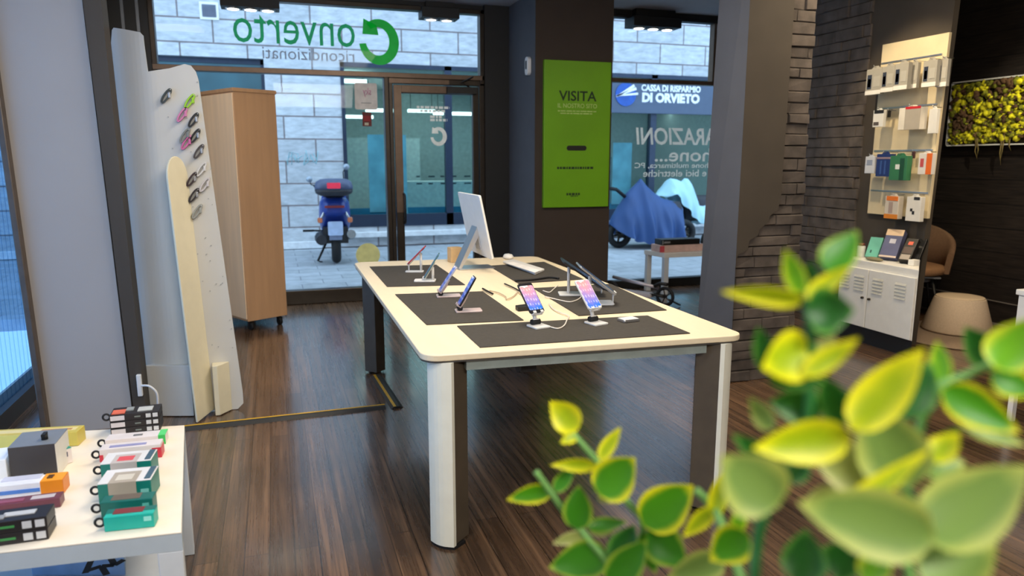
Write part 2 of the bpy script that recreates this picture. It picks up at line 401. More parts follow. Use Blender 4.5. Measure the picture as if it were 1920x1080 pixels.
obj('door_frame', bm, M_frame, d1, bevel=.006)
bm = nb(); box(bm, 1.185, 1.262, YF - .04, YF + .02, .01, 2.17); box(bm, 2.0, 2.062, YF - .04, YF + .02, .01, 2.17); box(bm, 1.262, 2.0, YF - .04, YF + .02, 2.09, 2.17); box(bm, 1.262, 2.0, YF - .04, YF + .02, .01, .16)
obj('door_leaf', bm, M_frame, d1, bevel=.006)
bm = nb(); box(bm, 1.186, 1.26, YF - .043, YF - .04, .9, 2.165); box(bm, 1.262, 1.75, YF - .043, YF - .04, 2.1, 2.165); box(bm, 1.14, 1.75, YF - .05, YF - .045, 2.185, 2.23)
obj('bronze_strip', bm, M_bronze, d1)
bm = nb(); box(bm, 1.262, 2.0, YF - .012, YF - .004, .16, 2.09); obj('door_pane', bm, M_glass, d1)
bm = nb(); hx = 1.258; tube(bm, [(hx, YF - .04, 1.09), (hx, YF - .1, 1.085), (hx, YF - .12, 1.06), (hx, YF - .12, .82), (hx, YF - .1, .795), (hx, YF - .04, .79)], .011, 10)
obj('door_handle', bm, M_black, d1)
bm = nb(); box(bm, 1.72, 2.03, YF - .11, YF - .042, 2.095, 2.16); tube(bm, [(1.95, YF - .08, 2.165), (1.86, YF - .13, 2.2), (2.0, YF - .06, 2.27)], .009, 8); obj('door_closer', bm, M_black, d1, bevel=.004)

# window_3: right-hand shop window
YR = 7.2
w3 = obj('window_3', nb(), M_frame); w3['kind'] = 'structure'
bm = nb(); box(bm, 3.16, 5.4, YR - .04, YR + .06, 0, .1); box(bm, 3.16, 3.2, YR - .04, YR + .06, 0, 2.925); box(bm, 3.16, 5.4, YR - .04, YR + .06, 2.9, 2.925)
obj('window_frame', bm, M_black, w3, bevel=.005)
bm = nb(); box(bm, 3.16, 5.4, YR - .04, YR + .05, 2.245, 2.285); xs = aty(1334, 100, YR).x; box(bm, xs, xs + .035, YR - .04, YR + .05, 2.28, 2.9); obj('bronze_bar', bm, M_bronze, w3)
bm = nb(); box(bm, 3.2, 5.4, YR, YR + .008, 2.285, 2.9); box(bm, 3.2, 5.4, YR, YR + .008, .1, 2.245); obj('glass_pane', bm, M_glass, w3)

# pier with bricks laid bare
def bricks(bm, org, u, n, width, height, ch=.07, seed=3, lo=.16, hi=.34, mi=0, zlim=None):
    r = random.Random(seed); org = Vector(org); u = Vector(u).normalized(); n = Vector(n).normalized(); k = 0; z = 0
    while z < height - .01:
        h = ch * r.uniform(.85, 1.15); h = min(h, height - z); s = -r.uniform(0, .2)
        while s < width:
            l = r.uniform(lo, hi); a, b = max(0, s + .0015), min(width, s + l - .0015)
            if b - a > .02:
                d = r.uniform(.006, .03); z0, z1 = z + .002, z + h - .002; cx = .004
                P = lambda q, zz, dd: org + u * q + n * dd + Vector((0, 0, zz))
                j = lambda: r.uniform(-.004, .004)
                back = [P(a, z0, -.01), P(b, z0, -.01), P(b, z1, -.01), P(a, z1, -.01)]
                mid = [P(a + j() * .3, z0, d * .5), P(b, z0, d * .5), P(b, z1, d * .5), P(a, z1, d * .5)]
                fr = [P(a + cx, z0 + cx + j(), d + j()), P(b - cx, z0 + cx + j(), d + j()), P(b - cx, z1 - cx + j(), d + j()), P(a + cx, z1 - cx + j(), d + j())]
                rs = [[bm.verts.new(p) for p in q] for q in (back, mid, fr)]
                for i in range(2):
                    for e in range(4): bm.faces.new((rs[i][e], rs[i][(e + 1) % 4], rs[i + 1][(e + 1) % 4], rs[i + 1][e])).material_index = mi
                bm.faces.new(rs[2]).material_index = mi
            s += l
        z += h
M_brick = pm('dark_taupe_brick', (88, 79, 72), .85, var=.35, scale=9, bump=.6)
M_mortar = pm('dark_mortar', (50, 45, 41), .95)
bm = nb(); prism(bm, [(2.75, 4.13, 0), (2.75, 3.87, 0), (3.24, 3.87, 0), (3.24, 4.14, 0)], (0, 0, 2.98)); pil = struct('wall_pier', bm, M_mortar)
bm = nb(); bricks(bm, (2.745, 3.87, 0), (1, 0, 0), (0, -1, 0), .495, 2.98, .07, 5); obj('exposed_brick', bm, M_brick, pil)
bm = nb(); edge = [(3.055, 2.98), (3.05, 1.75), (3.045, 1.2), (3.03, 1.12), (2.97, 1.08), (2.96, 1.04), (2.9, 1.0), (2.89, .96), (2.83, .93), (2.82, .87), (2.75, .84)]
prism(bm, [(2.735, 3.83, .8), (2.735, 3.83, 2.98)] + [(x, 3.83, z) for x, z in edge], (0, .05, 0)); obj('plaster_front', bm, M_greyw, pil)
bm = nb(); prism(bm, [(2.672, 4.14, 0), (2.735, 3.828, 0), (2.755, 3.88, 0), (2.69, 4.15, 0)], (0, 0, 2.98))
for v in bm.verts:
    if v.co.y > 4.1: v.co.x += .024 * v.co.z
obj('plaster_side', bm, M_bluegrey, pil)

# right wall: brick behind, plaster panel with pegboard, free end
XR = 4.7
e0, e1 = atx(1791, 0, XR), atx(1709, 640, XR)
yb0, yb1 = e1.y + (e0.y - e1.y) * (0 - e1.z) / (e0.z - e1.z), e1.y + (e0.y - e1.y) * (2.98 - e1.z) / (e0.z - e1.z)
bm = nb(); prism(bm, [(XR, yb0, 0), (XR, yb1, 2.98), (XR, 5.75, 2.98), (XR, 5.75, 0)], (.05, 0, 0)); wr = struct('wall_right', bm, M_greyw)
bm = nb(); bricks(bm, (XR, 5.74, 0), (0, -1, 0), (-1, 0, 0), .82, 2.98, .085, 9, .2, .45); obj('exposed_brick', bm, M_brick, wr)
bm = nb(); box(bm, XR, 6.3, 5.75, 5.85, 0, 2.98); box(bm, 5.4, 5.5, 5.85, 7.3, 0, 2.98); struct('wall_recess', bm, M_black)
bm = nb(); box(bm, 6.0, 6.1, -2.6, 5.75, 0, 2.98); struct('wall_right_planks', bm, plank_wall())
bm = nb(); box(bm, 5.97, 6.0, 1.5, 5.7, 0, .012); box(bm, 5.985, 6.0, 1.5, 5.7, .2, .208); struct('baseboard_right', bm, pm('grey_skirting', (120, 112, 104), .5))

# ================================================================== STREET AND THE BUILDING ACROSS
M_pave = block_mat('grey_paving', (160, 166, 172), (176, 182, 190), (120, 126, 134), .5, .3, .006, .75, 'XY', .22)
bm = nb(); box(bm, -14, 26, 7.56, 12.4, -.12, -.01); struct('street', bm, M_pave)
YB = 12.2
M_stone = block_mat('pale_travertine', (184, 188, 192), (200, 204, 208), (128, 118, 118), .95, .352, .014, .85, 'XZ', .3)
bank = thing('building', 'pale stone bank building across the street with a large glazed front', 'building', (4, YB, 0))
bx0, bx1, bz0, bz1 = aty(637, 120, YB).x, 9.2, .33, 2.97
cx0, cx1, cz0 = aty(270, 110, YB).x, aty(494, 112, YB).x, .9
bm = nb()
box(bm, -14, cx0, YB, YB + .4, 0, 8); box(bm, cx0, cx1, YB, YB + .4, 0, cz0); box(bm, cx1, bx0, YB, YB + .4, 0, 8)
box(bm, cx0, cx1, YB, YB + .4, bz1, 8); box(bm, bx0, bx1, YB, YB + .4, 0, bz0); box(bm, bx0, bx1, YB, YB + .4, bz1, 8); box(bm, bx1, 26, YB, YB + .4, 0, 8)
obj('stone_wall', bm, M_stone, bank)
bm = nb(); box(bm, bx0 - .1, bx1, YB - .12, YB, .16, .25); box(bm, -14, bx0 - .4, YB - .03, YB, .0, .12); obj('stone_ledge', bm, pm('white_stone', (220, 222, 224), .7), bank, bevel=.01)
M_dkblue = pm('dark_blue_frame', (40, 52, 72), .4, .3)
bm = nb(); box(bm, bx0, bx1, YB - .02, YB + .1, bz0, bz0 + .2); box(bm, bx0, bx1, YB - .02, YB + .1, bz1 - .07, bz1); box(bm, bx0, bx0 + .06, YB - .02, YB + .1, bz0, bz1)
m1 = aty(842, 300, YB).x; m2 = aty(1222, 300, YB).x
for x in (m1, m2): box(bm, x - .06, x + .06, YB - .02, YB + .1, bz0, bz1)
wfr = obj('window', bm, M_dkblue, bank)
M_teal = glass_mat('teal_glass', (.66, .83, .85), .1)
bm = nb(); box(bm, bx0, bx1, YB + .05, YB + .056, bz0, bz1); obj('pane', bm, M_teal, wfr)
bm = nb(); box(bm, cx0, cx1, YB + .12, YB + .16, cz0, bz1); box(bm, cx0, cx1, YB + .1, YB + .12, bz1 - .08, bz1, 1); box(bm, cx1 - .05, cx1, YB + .1, YB + .12, cz0, bz1, 1)
obj('window', bm, [pm('dark_teal_shutter', (52, 92, 102), .3, var=.2, scale=3), M_dkblue], bank)
# interior of the bank
bm = nb(); box(bm, bx0 - .2, bx1, 17, 17.1, 0, 3.1, 0); box(bm, bx0 - .3, bx0 - .2, YB + .4, 17, 0, 3.1, 0); box(bm, bx1, bx1 + .1, YB + .4, 17, 0, 3.1, 0)
box(bm, bx0 - .2, bx1, YB + .4, 17, 3.0, 3.1, 1); box(bm, bx0 - .2, bx1, YB + .4, 17, .1, .2, 2)
box(bm, 1.4, 3.1, 16, 16.3, .2, 1.9, 1); box(bm, 4.6, 7.5, 15.4, 15.7, .2, 1.5, 3); box(bm, 2.2, 4.2, 14.5, 15.2, .2, 1.0, 1)
obj('banking_hall', bm, [pm('hall_wall', (176, 184, 182), .8), pm('hall_ceiling', (206, 210, 206), .8), pm('hall_floor', (96, 110, 116), .5), pm('hall_counter', (120, 140, 146), .6)], bank)
M_lamp = pm('white_light_strip', (255, 252, 244), .5, emit=5, var=.01)
for (px, py, Yl, hw) in ((655, 152, 13.6, .3), (716, 207, 15.0, .32), (668, 219, 16.0, .35), (852, 213, 15.4, .45), (1168, 205, 14.6, .35), (1236, 208, 15.8, .25), (790, 208, 16.4, .3)):
    q = aty(px, py, Yl); bm = nb(); box(bm, q.x - hw, q.x + hw, Yl - .06, Yl + .06, q.z - .03, q.z + .03, 0)
    for dx in (-hw * .8, hw * .8): cyl(bm, (q.x + dx, Yl, q.z + .03), (q.x + dx, Yl, 3.0), .006, seg=6, mi=1)
    obj('ceiling_lamp', bm, [M_lamp, M_black], bank)
M_blueposter = pm('pale_blue_poster', (186, 208, 216), .5, var=.25, scale=3)
for (pa, pb, z0, z1) in (((692, 0), (722, 0), .55, 1.85), ((744, 0), (763, 0), .5, 1.85), ((1147, 0), (1182, 0), .6, 1.75)):
    xa, xb = aty(pa[0], 350, YB + .3).x, aty(pb[0], 350, YB + .3).x
    bm = nb(); box(bm, xa, xb, YB + .28, YB + .3, z0, z1); obj('poster', bm, M_blueposter, bank)
for z in (1.02, 1.14):
    for k in range(8):
        x = bx0 + 1.2 + k * .21; bm = nb(); box(bm, x, x + rnd.uniform(.06, .18), YB + .058, YB + .06, z, z + .025); obj('window_strip', bm, pm('dark_decal', (44, 56, 62), .6), bank)
bm = nb(); box(bm, bx0 + .1, bx1, YB + .3, YB + .34, .36, .62); obj('blue_band', bm, pm('blue_panel', (66, 140, 170), .5), bank)
# fascia sign
s0 = aty(1150, 160, YB - .04); s1 = aty(1340, 213, YB - .04)
bm = nb(); box(bm, s0.x - 1.0, s1.x + .9, YB - .1, YB - .02, s1.z - .03, s0.z + .04)
sign = obj('sign_board', bm, pm('slate_blue_sign', (76, 90, 112), .5, var=.05), bank, bevel=.006)
ec = aty(1174, 177, YB - .12); er = .205
bm = nb(); cyl(bm, (ec.x, YB - .1, ec.z), (ec.x, YB - .115, ec.z), er, seg=40); obj('emblem', bm, pm('emblem_blue', (32, 84, 170), .5), sign)
bm = nb()
for (a0, a1, wd) in ((-20, 30, .05), (-8, 20, .05), (0, 6, .04)):
    L = er * 1.05
    p0 = Vector((ec.x - er * .95, YB - .12, ec.z - er * .12 - wd * .4 + wd * (a0 + 20) / 60)); d = Vector((math.cos(R(a1)), 0, math.sin(R(a1))))
    nrm = Vector((-d.z, 0, d.x)); p1 = p0 + d * (L * 1.9 - (30 - a1) * -.001)
    prism(bm, [p0 - nrm * .012, p1 - nrm * wd * .5, p1 + nrm * wd * .5, p0 + nrm * .012], (0, -.006, 0))
obj('emblem_rays', bm, pm('sign_white', (240, 242, 244), .5), sign)
tx = aty(1201, 170, YB - .12); tx2 = aty(1316, 186, YB - .12)
text('lettering', 'CASSA DI RISPARMIO', .152, MATS['sign_white'], face_in(((tx.x + tx2.x) / 2, YB - .105, aty(1258, 168, YB).z)), sign, bold=.006, sx=.86)
text('lettering', 'DI ORVIETO', .215, MATS['sign_white'], face_in(((tx.x + tx2.x) / 2, YB - .105, aty(1258, 186, YB).z)), sign, bold=.012, sx=1.02)
# vent grille in the stone
v0, v1 = aty(373, 3, YB), aty(411, 38, YB)
bm = nb(); box(bm, v0.x, v1.x, YB - .02, YB, v1.z, v0.z, 0); box(bm, v0.x + .035, v1.x - .035, YB - .025, YB - .01, v1.z + .035, v0.z - .035, 1)
for k in range(9):
    z = v1.z + .05 + k * (v0.z - v1.z - .1) / 8; box(bm, v0.x + .035, v1.x - .035, YB - .035, YB - .02, z - .004, z + .004, 1)
obj('vent', bm, [M_white, pm('vent_grey', (116, 122, 138), .6)], bank)
# faint turquoise scrawl
bm = nb(); r = random.Random(4)
for k in range(7):
    p = aty(545 + k * 8, 300 + r.uniform(-6, 6), YB - .004); tube(bm, [p + Vector((r.uniform(-.08, .08), 0, r.uniform(-.12, .12))) for _ in range(5)], .004, 5)
obj('graffiti', bm, pm('pale_turquoise', (150, 206, 214), .8), bank)

# ================================================================== LETTERING AND SIGNS OF THE SHOP
def fit(name, body, x0, x1, z0, z1, Y, mat, parent, mirror=True, bold=0.0, shear=0.0):
    """text filling the rectangle x0..x1, z0..z1 of the plane at Y"""
    o = text(name, body, 1.0, mat, Matrix.Identity(4), None, bold=bold, ext=.004, shear=shear)
    me = o.data; xs = [v.co.x for v in me.vertices]; ys = [v.co.y for v in me.vertices]
    sx, sy = (x1 - x0) / (max(xs) - min(xs)), (z1 - z0) / (max(ys) - min(ys)); mx, my = (max(xs) + min(xs)) / 2, (max(ys) + min(ys)) / 2
    off = Vector(ROOTM[parent.name].translation) if parent.name in ROOTM else Vector()
    for v in me.vertices:
        dx, dz, dd = (v.co.x - mx) * sx, (v.co.y - my) * sy, v.co.z * .2
        if mirror: v.co = Vector(((x0 + x1) / 2 - dx, Y + dd, (z0 + z1) / 2 + dz)) - off
        else: v.co = Vector(((x0 + x1) / 2 + dx, Y - dd, (z0 + z1) / 2 + dz)) - off
    o.parent = parent
    if parent.name in ROOTM: ROOTM[o.name] = ROOTM[parent.name]
    return o
def fitpx(name, body, xl, xr, yt, yb, Y, mat, parent, **k):
    xm = (xl + xr) / 2; a, b = aty(xl, (yt + yb) / 2, Y), aty(xr, (yt + yb) / 2, Y)
    return fit(name, body, a.x, b.x, aty(xm, yb, Y).z, aty(xm, yt, Y).z, Y, mat, parent, **k)

def arrow_c(bm, c, ro, s, Y):
    """round arrow shaped like a C; s = -1 opens to the left, +1 to the right"""
    n = 44; inner, outer = [], []; a0, a1 = 186, 360 + 128
    for i in range(n + 1):
        t = i / n; a = R(a0 + (a1 - a0) * t); wd = ro * (.30 + .15 * math.sin(PI * t))
        cx, cz = -s * math.cos(a), math.sin(a)
        outer.append((c.x + cx * ro * .9, c.z + cz * ro)); inner.append((c.x + cx * (ro * .9 - wd), c.z + cz * (ro - wd)))
    for i in range(n):
        prism(bm, [(outer[i][0], Y, outer[i][1]), (outer[i + 1][0], Y, outer[i + 1][1]), (inner[i + 1][0], Y, inner[i + 1][1]), (inner[i][0], Y, inner[i][1])], (0, .002, 0))
    tri = [(c.x + s * .68 * ro, c.z + .99 * ro), (c.x + s * .74 * ro, c.z + .32 * ro), (c.x + s * .02 * ro, c.z + .30 * ro), (c.x + s * .1 * ro, c.z + .72 * ro)]
    prism(bm, [(p[0], Y, p[1]) for p in tri], (0, .002, 0))

YL = YF + .012
p = aty(600, 78, YL)
t = thing('window_sign', 'large green lettering with a round arrow on the upper shop window, seen from behind', 'sign', (p.x, YL, p.z))
M_g1 = pm('green_vinyl', (10, 146, 92), .5, emit=.45); M_g2 = pm('leaf_green_vinyl', (8, 156, 52), .5, emit=.45)  # slight glow stands in for daylight coming through the vinyl
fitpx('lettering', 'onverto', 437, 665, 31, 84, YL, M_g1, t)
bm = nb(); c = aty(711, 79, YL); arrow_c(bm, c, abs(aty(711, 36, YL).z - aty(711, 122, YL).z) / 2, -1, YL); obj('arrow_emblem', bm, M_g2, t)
fitpx('lettering', 'ricondizionati', 492, 664, 90, 113, YL, pm('grey_vinyl', (138, 146, 166), .5, emit=.35), t)  # backlight on the grey letters put in as a faint glow

YD = YF + .0
p = aty(815, 240, YD)
t = thing('door_decal', 'pale round arrow and small lines of text on the glass of the door', 'decal', (p.x, YD - .014, p.z))
M_dec = pm('pale_grey_vinyl', (196, 200, 196), .5, emit=.35)  # no lamp: the glow imitates light on the door decal
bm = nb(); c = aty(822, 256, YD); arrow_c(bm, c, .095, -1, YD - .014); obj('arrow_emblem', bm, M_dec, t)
for (xl, xr, y, h) in ((781, 842, 201, 5), (787, 835, 208, 5), (806, 829, 219, 4), (806, 838, 225, 5)):
    a, b = aty(xl, y, YD), aty(xr, y, YD); bm = nb(); q = a.x; r = random.Random(xl)
    while q < b.x:
        l = r.uniform(.02, .05); box(bm, q, min(q + l, b.x), YD - .016, YD - .014, a.z - .012, a.z + .012); q += l + .012
    obj('small_print', bm, M_dec, t)
# stickers on the side pane
a, b = aty(664, 155, YF), aty(708, 206, YF)
t = thing('window_sticker', 'square white sticker with rainbow lettering beside the door', 'sticker', ((a.x + b.x) / 2, YF - .003, (a.z + b.z) / 2))
bm = nb(); prism(bm, [((a.x + b.x) / 2 + x, YF - .004, (a.z + b.z) / 2 + z) for x, z in rpoly(b.x - a.x, a.z - b.z, .02)], (0, .003, 0)); obj('sheet', bm, pm('milky_white', (214, 208, 202), .6, emit=.1), t)
fit('lettering', 'sky', a.x + .08, b.x - .06, b.z + .12, b.z + .21, YF - .007, pm('pale_rainbow_print', (206, 150, 176), .6, var=.5, scale=9), t, bold=.01)
bm = nb(); box(bm, a.x + .06, b.x - .06, YF - .006, YF - .004, b.z + .06, b.z + .066); obj('small_print', bm, pm('grey_print', (150, 150, 150), .6), t)
a, b = aty(679, 210, YF), aty(697, 237, YF)
bm = nb(); box(bm, a.x, b.x, YF - .004, YF - .001, b.z, a.z, 0); box(bm, a.x + .01, b.x - .01, YF - .006, YF - .004, b.z + .05, a.z - .035, 1); box(bm, a.x + .02, b.x - .03, YF - .006, YF - .004, b.z + .01, b.z + .035, 2)
tag(obj('window_sticker', bm, [pm('dark_red_sticker', (110, 44, 42), .6), pm('red_print', (160, 40, 44), .6), pm('cream_print', (220, 214, 190), .6)]), 'small dark red sticker under the white square one', 'sticker')
c = aty(690, 478, YF)
bm = nb(); cyl(bm, (c.x, YF - .001, c.z), (c.x, YF - .004, c.z), .122, seg=40)
tag(obj('window_dot', bm, pm('yellow_green_film', (186, 188, 130), .6, emit=.3)), 'round yellow-green dot stuck low on the side pane', 'decal')  # daylight through the film imitated by a weak glow

# lettering of the right-hand window
YL = YR + .012
p = aty(1270, 280, YL)
t = thing('window_lettering', 'white repair advert lettering on the right-hand window, seen from behind', 'sign', (p.x, YL, p.z))
M_vw = pm('white_vinyl', (226, 232, 236), .6, emit=.25)  # letters glow a little in place of light falling on them
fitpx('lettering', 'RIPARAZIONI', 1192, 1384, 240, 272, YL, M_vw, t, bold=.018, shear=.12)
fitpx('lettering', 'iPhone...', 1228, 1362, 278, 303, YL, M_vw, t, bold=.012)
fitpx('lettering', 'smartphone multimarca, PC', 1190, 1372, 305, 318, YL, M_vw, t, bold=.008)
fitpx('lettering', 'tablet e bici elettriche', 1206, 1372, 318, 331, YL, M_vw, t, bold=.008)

# green poster
YP = 6.585
a, b = aty(1020, 113, YP), aty(1140.5, 387, YP); x0, x1, z1, z0 = aty(1018, 250, YP).x, aty(1141, 250, YP).x, aty(1082, 115, YP).z, aty(1076, 388, YP).z
t = thing('wall_poster', 'tall lime green poster board on the brown pillar', 'poster', ((x0 + x1) / 2, YP, z0))
bm = nb(); box(bm, x0, x1, YP - .03, YP + .012, z0, z1); obj('board', bm, pm('lime_green_board', (112, 168, 12), .45, var=.1, scale=2), t, bevel=.003)
W, Hh = x1 - x0, z1 - z0; Q = lambda u, v: (x0 + u * W, z1 - v * Hh)
M_dg = pm('dark_green_print', (28, 52, 20), .6); M_pg = pm('pale_green_print', (190, 214, 120), .6)
def pt(body, u0, u1, v0, v1, mat, bold=0):
    fit('lettering', body, Q(u0, 0)[0], Q(u1, 0)[0], Q(0, v1)[1], Q(0, v0)[1], YP - .031, mat, t, mirror=False, bold=bold)
pt('VISITA', .215, .78, .2, .268, M_dg, .014); pt('IL NOSTRO SITO', .2, .79, .285, .315, M_pg, .004)
bm = nb()
for (u0, u1, v) in ((.2, .78, .336), (.24, .72, .352)):
    q = u0; r = random.Random(int(v * 1000))
    while q < u1:
        l = r.uniform(.03, .09); box(bm, Q(q, 0)[0], Q(min(u1, q + l), 0)[0], YP - .032, YP - .03, Q(0, v + .004)[1], Q(0, v - .003)[1]); q += l + .012
obj('small_print', bm, M_pg, t)
bm = nb(); cxp, czp = Q(.49, .588); prism(bm, [(cxp + px, YP - .033, czp + pz) for px, pz in rpoly(.3 * W, .034 * Hh, .016 * Hh)], (0, .003, 0)); obj('black_button', bm, M_black, t)
bm = nb()
for (u0, u1, v, h) in ((.2, .75, .725, .008), (.345, .55, .908, .008), (.41, .52, .922, .003)):
    q = u0; r = random.Random(int(v * 1000) + 1)
    while q < u1:
        l = r.uniform(.02, .05); box(bm, Q(q, 0)[0], Q(min(u1, q + l), 0)[0], YP - .032, YP - .03, Q(0, v + h)[1], Q(0, v - h)[1]); q += l + .012
obj('small_print', bm, M_dg, t)

# small white alarm boxes on either side of the pillar
c = aty(992, 124, 6.75); bm = nb(); prism(bm, [(2.352, 6.75 + u, c.z + v) for u, v in rpoly(.09, .17, .04)], (.038, 0, 0)); obx = thing('alarm_sensor', 'small white oval sensor on the blue-grey side of the pillar', 'sensor', (2.36, 6.75, c.z))
obj('case', bm, M_whitep, obx, bevel=.006)
bm = nb(); prism(bm, [(2.349, 6.75 + u, c.z + .01 + v) for u, v in rpoly(.03, .08, .014)], (.004, 0, 0)); obj('lens', bm, M_black, obx)
c = aty(1161, 126, 6.9); bm = nb(); box(bm, 3.19, 3.235, 6.86, 6.95, c.z - .09, c.z + .08)
tag(obj('alarm_sensor', bm, M_whitep, bevel=.008), 'small pale sensor box on the right edge of the pillar', 'sensor')

# ================================================================== CEILING SPOT BOXES
M_spot = pm('spot_lamp', (255, 246, 226), .4, emit=14, var=.01); M_spot2 = pm('dim_spot_lamp', (255, 246, 226), .4, emit=3, var=.01)
def spotbox(xl, xr, yb, z, w, d, n, label, mat, rz=0):
    c = atz((xl + xr) / 2, yb, z); c.y += d / 2
    t = thing('ceiling_spotlight', label, 'light', (c.x, c.y, z), rz, 'black ceiling spot boxes')
    bm = nb(); box(bm, -w / 2, w / 2, -d / 2, d / 2, .0, .10)
    obj('housing', bm, M_black, t, world=False, bevel=.004)
    bm = nb(); box(bm, -w / 2 + .05, w / 2 - .05, -d / 2 + .05, d / 2 - .05, .10, 2.985 - z); obj('ceiling_mount', bm, M_black, t, world=False)
    for k in range(n):
        x = (k - (n - 1) / 2) * (w - .06) / n
        bm = nb(); cyl(bm, (x, 0, .004), (x, 0, -.012), .055, .05, 20); obj('lamp', bm, mat, t, world=False)
        bm = nb(); torus(bm, (x, 0, -.004), .06, .01, (0, 0, 1), 20, 6); obj('lamp_ring', bm, M_silver, t, world=False)
    return t
spotbox(413, 525, 13, 2.82, .52, .2, 3, 'black ceiling spot box with three lit lamps above the left window', M_spot)
spotbox(788, 866, 33, 2.82, .38, .2, 2, 'black ceiling spot box above the door', M_spot2)
spotbox(1182, 1286, 50, 2.80, .56, .22, 3, 'black ceiling spot box before the right-hand window', M_spot)

# ================================================================== MEETING TABLE
TX0, TX1, TY0, TY1, TZ = .474, 1.752, 2.384, 4.868, .75
M_maple = pm('cream_table_top', (240, 222, 188), .45, var=.03, scale=30, stretch=(1, .15, 1))
M_leggrey = pm('dark_grey_leg', (88, 77, 62), .5); M_beam = pm('grey_green_steel', (166, 178, 172), .4, .4)
tab = thing('meeting_table', 'long cream display table with rounded corners and white fronted legs', 'table', ((TX0 + TX1) / 2, (TY0 + TY1) / 2, 0))
bm = nb(); cx, cy = (TX0 + TX1) / 2, (TY0 + TY1) / 2
prism(bm, [(cx + x, cy + y, TZ - .024) for x, y in rpoly(TX1 - TX0, TY1 - TY0, .065, 8)], (0, 0, .024)); obj('table_top', bm, [M_maple], tab, bevel=.004)
bm = nb(); prism(bm, [(cx + x, cy + y, TZ - .03) for x, y in rpoly(TX1 - TX0 - .006, TY1 - TY0 - .006, .063, 8)], (0, 0, .0058)); obj('dark_edge', bm, pm('dark_edge_band', (70, 66, 60), .5), tab)
bm = nb()
box(bm, TX0 + .16, TX1 - .16, TY0 + .02, TY0 + .06, TZ - .068, TZ - .031); obj('cross_beam', bm, M_beam, tab)
bm = nb(); box(bm, TX0 + .16, TX1 - .16, TY1 - .11, TY1 - .07, TZ - .072, TZ - .031); obj('cross_beam', bm, M_beam, tab)
bm = nb()
for x in (TX0 + .3, TX1 - .3):
    bm = nb(); box(bm, x - .02, x + .02, TY0 + .062, TY1 - .112, TZ - .08, TZ - .031); obj('long_beam', bm, M_beam, tab)
for (sx, x) in ((1, TX0 + .002), (-1, TX1 - .002)):
    for (sy, y) in ((1, TY0 - .034), (-1, TY1 + .012)):
        # bowed white shell facing the corner, dark channel behind it
        G = lambda u, v, z=0: (x + sx * u, y + sy * v, z)
        e0_, wd_ = (.012, .072) if sy > 0 else (.05, .03)
        bow = [(e0_ + wd_ * k / 6 - .01 * math.sin(PI * k / 6), e0_ + wd_ - wd_ * k / 6 - .01 * math.sin(PI * k / 6)) for k in range(7)]
        bm = nb(); prism(bm, [G(u + .012, v + .012, .012) for u, v in bow] + [G(u + .024, v + .024, .012) for u, v in (bow[-1], bow[0])], (0, 0, TZ - .042)); lg = obj('leg', bm, pm('warm_white_leg', (240, 237, 218), .4, var=.03), tab)
        bm = nb(); prism(bm, [G(*q, .012) for q in ((.036, .104), (.104, .036), (.174, .106), (.106, .174))], (0, 0, TZ - .042)); obj('leg_channel', bm, M_leggrey, lg, bevel=.004)
        bm = nb(); prism(bm, [G(u + .014, v + .014, 0) for u, v in bow] + [G(.15, .065), G(.065, .15)], (0, 0, .0118)); obj('foot', bm, M_rubber, lg)
c = atz(990, 683, .66); bm = nb(); box(bm, c.x - .03, c.x + .03, c.y - .05, c.y + .05, .64, TZ - .031); cyl(bm, (c.x - .03, c.y, .655), (c.x + .03, c.y, .655), .03)
obj('socket_box', bm, M_black, tab)

# the far and near edges run very slightly out of square
for o in list(bpy.data.objects):
    if o.type == 'MESH' and (o.parent is tab or (o.parent and o.parent.parent is tab)):
        for v in o.data.vertices: v.co.y -= .066 * v.co.x; v.co.x += .008 * v.co.y

# desk mats
M_mat = pm('dark_felt_mat', (62, 57, 50), .85, var=.12, scale=60)
def mat_q(px, label):
    ps = [atz(x, y, TZ + .001) for x, y in px]; c = sum(ps, Vector()) / 4
    bm = nb(); prism(bm, ps, (0, 0, .003)); o = obj('desk_mat', bm, M_mat); return tag(o, label, 'desk mat', 'desk mats on the long table')
mat_q([(857, 612), (1214, 592.5), (1294, 625.5), (900, 652)], 'dark desk mat at the near end of the long table')
mat_q([(741, 552.5), (905, 547), (982, 601), (800, 609.5)], 'dark desk mat on the left, under the pair of purple-screened phones')
mat_q([(693, 500.5), (818, 497), (872, 534.5), (726, 538)], 'dark desk mat at the far left corner, under the red phone')
mat_q([(1000, 541), (1145, 533), (1250, 582), (1085, 592.5)], 'dark desk mat at the right of the table, under the tilted tablets')
mat_q([(917, 499), (1020, 491.5), (1094, 524), (972, 532)], 'dark desk mat beside the white monitor at the far right')

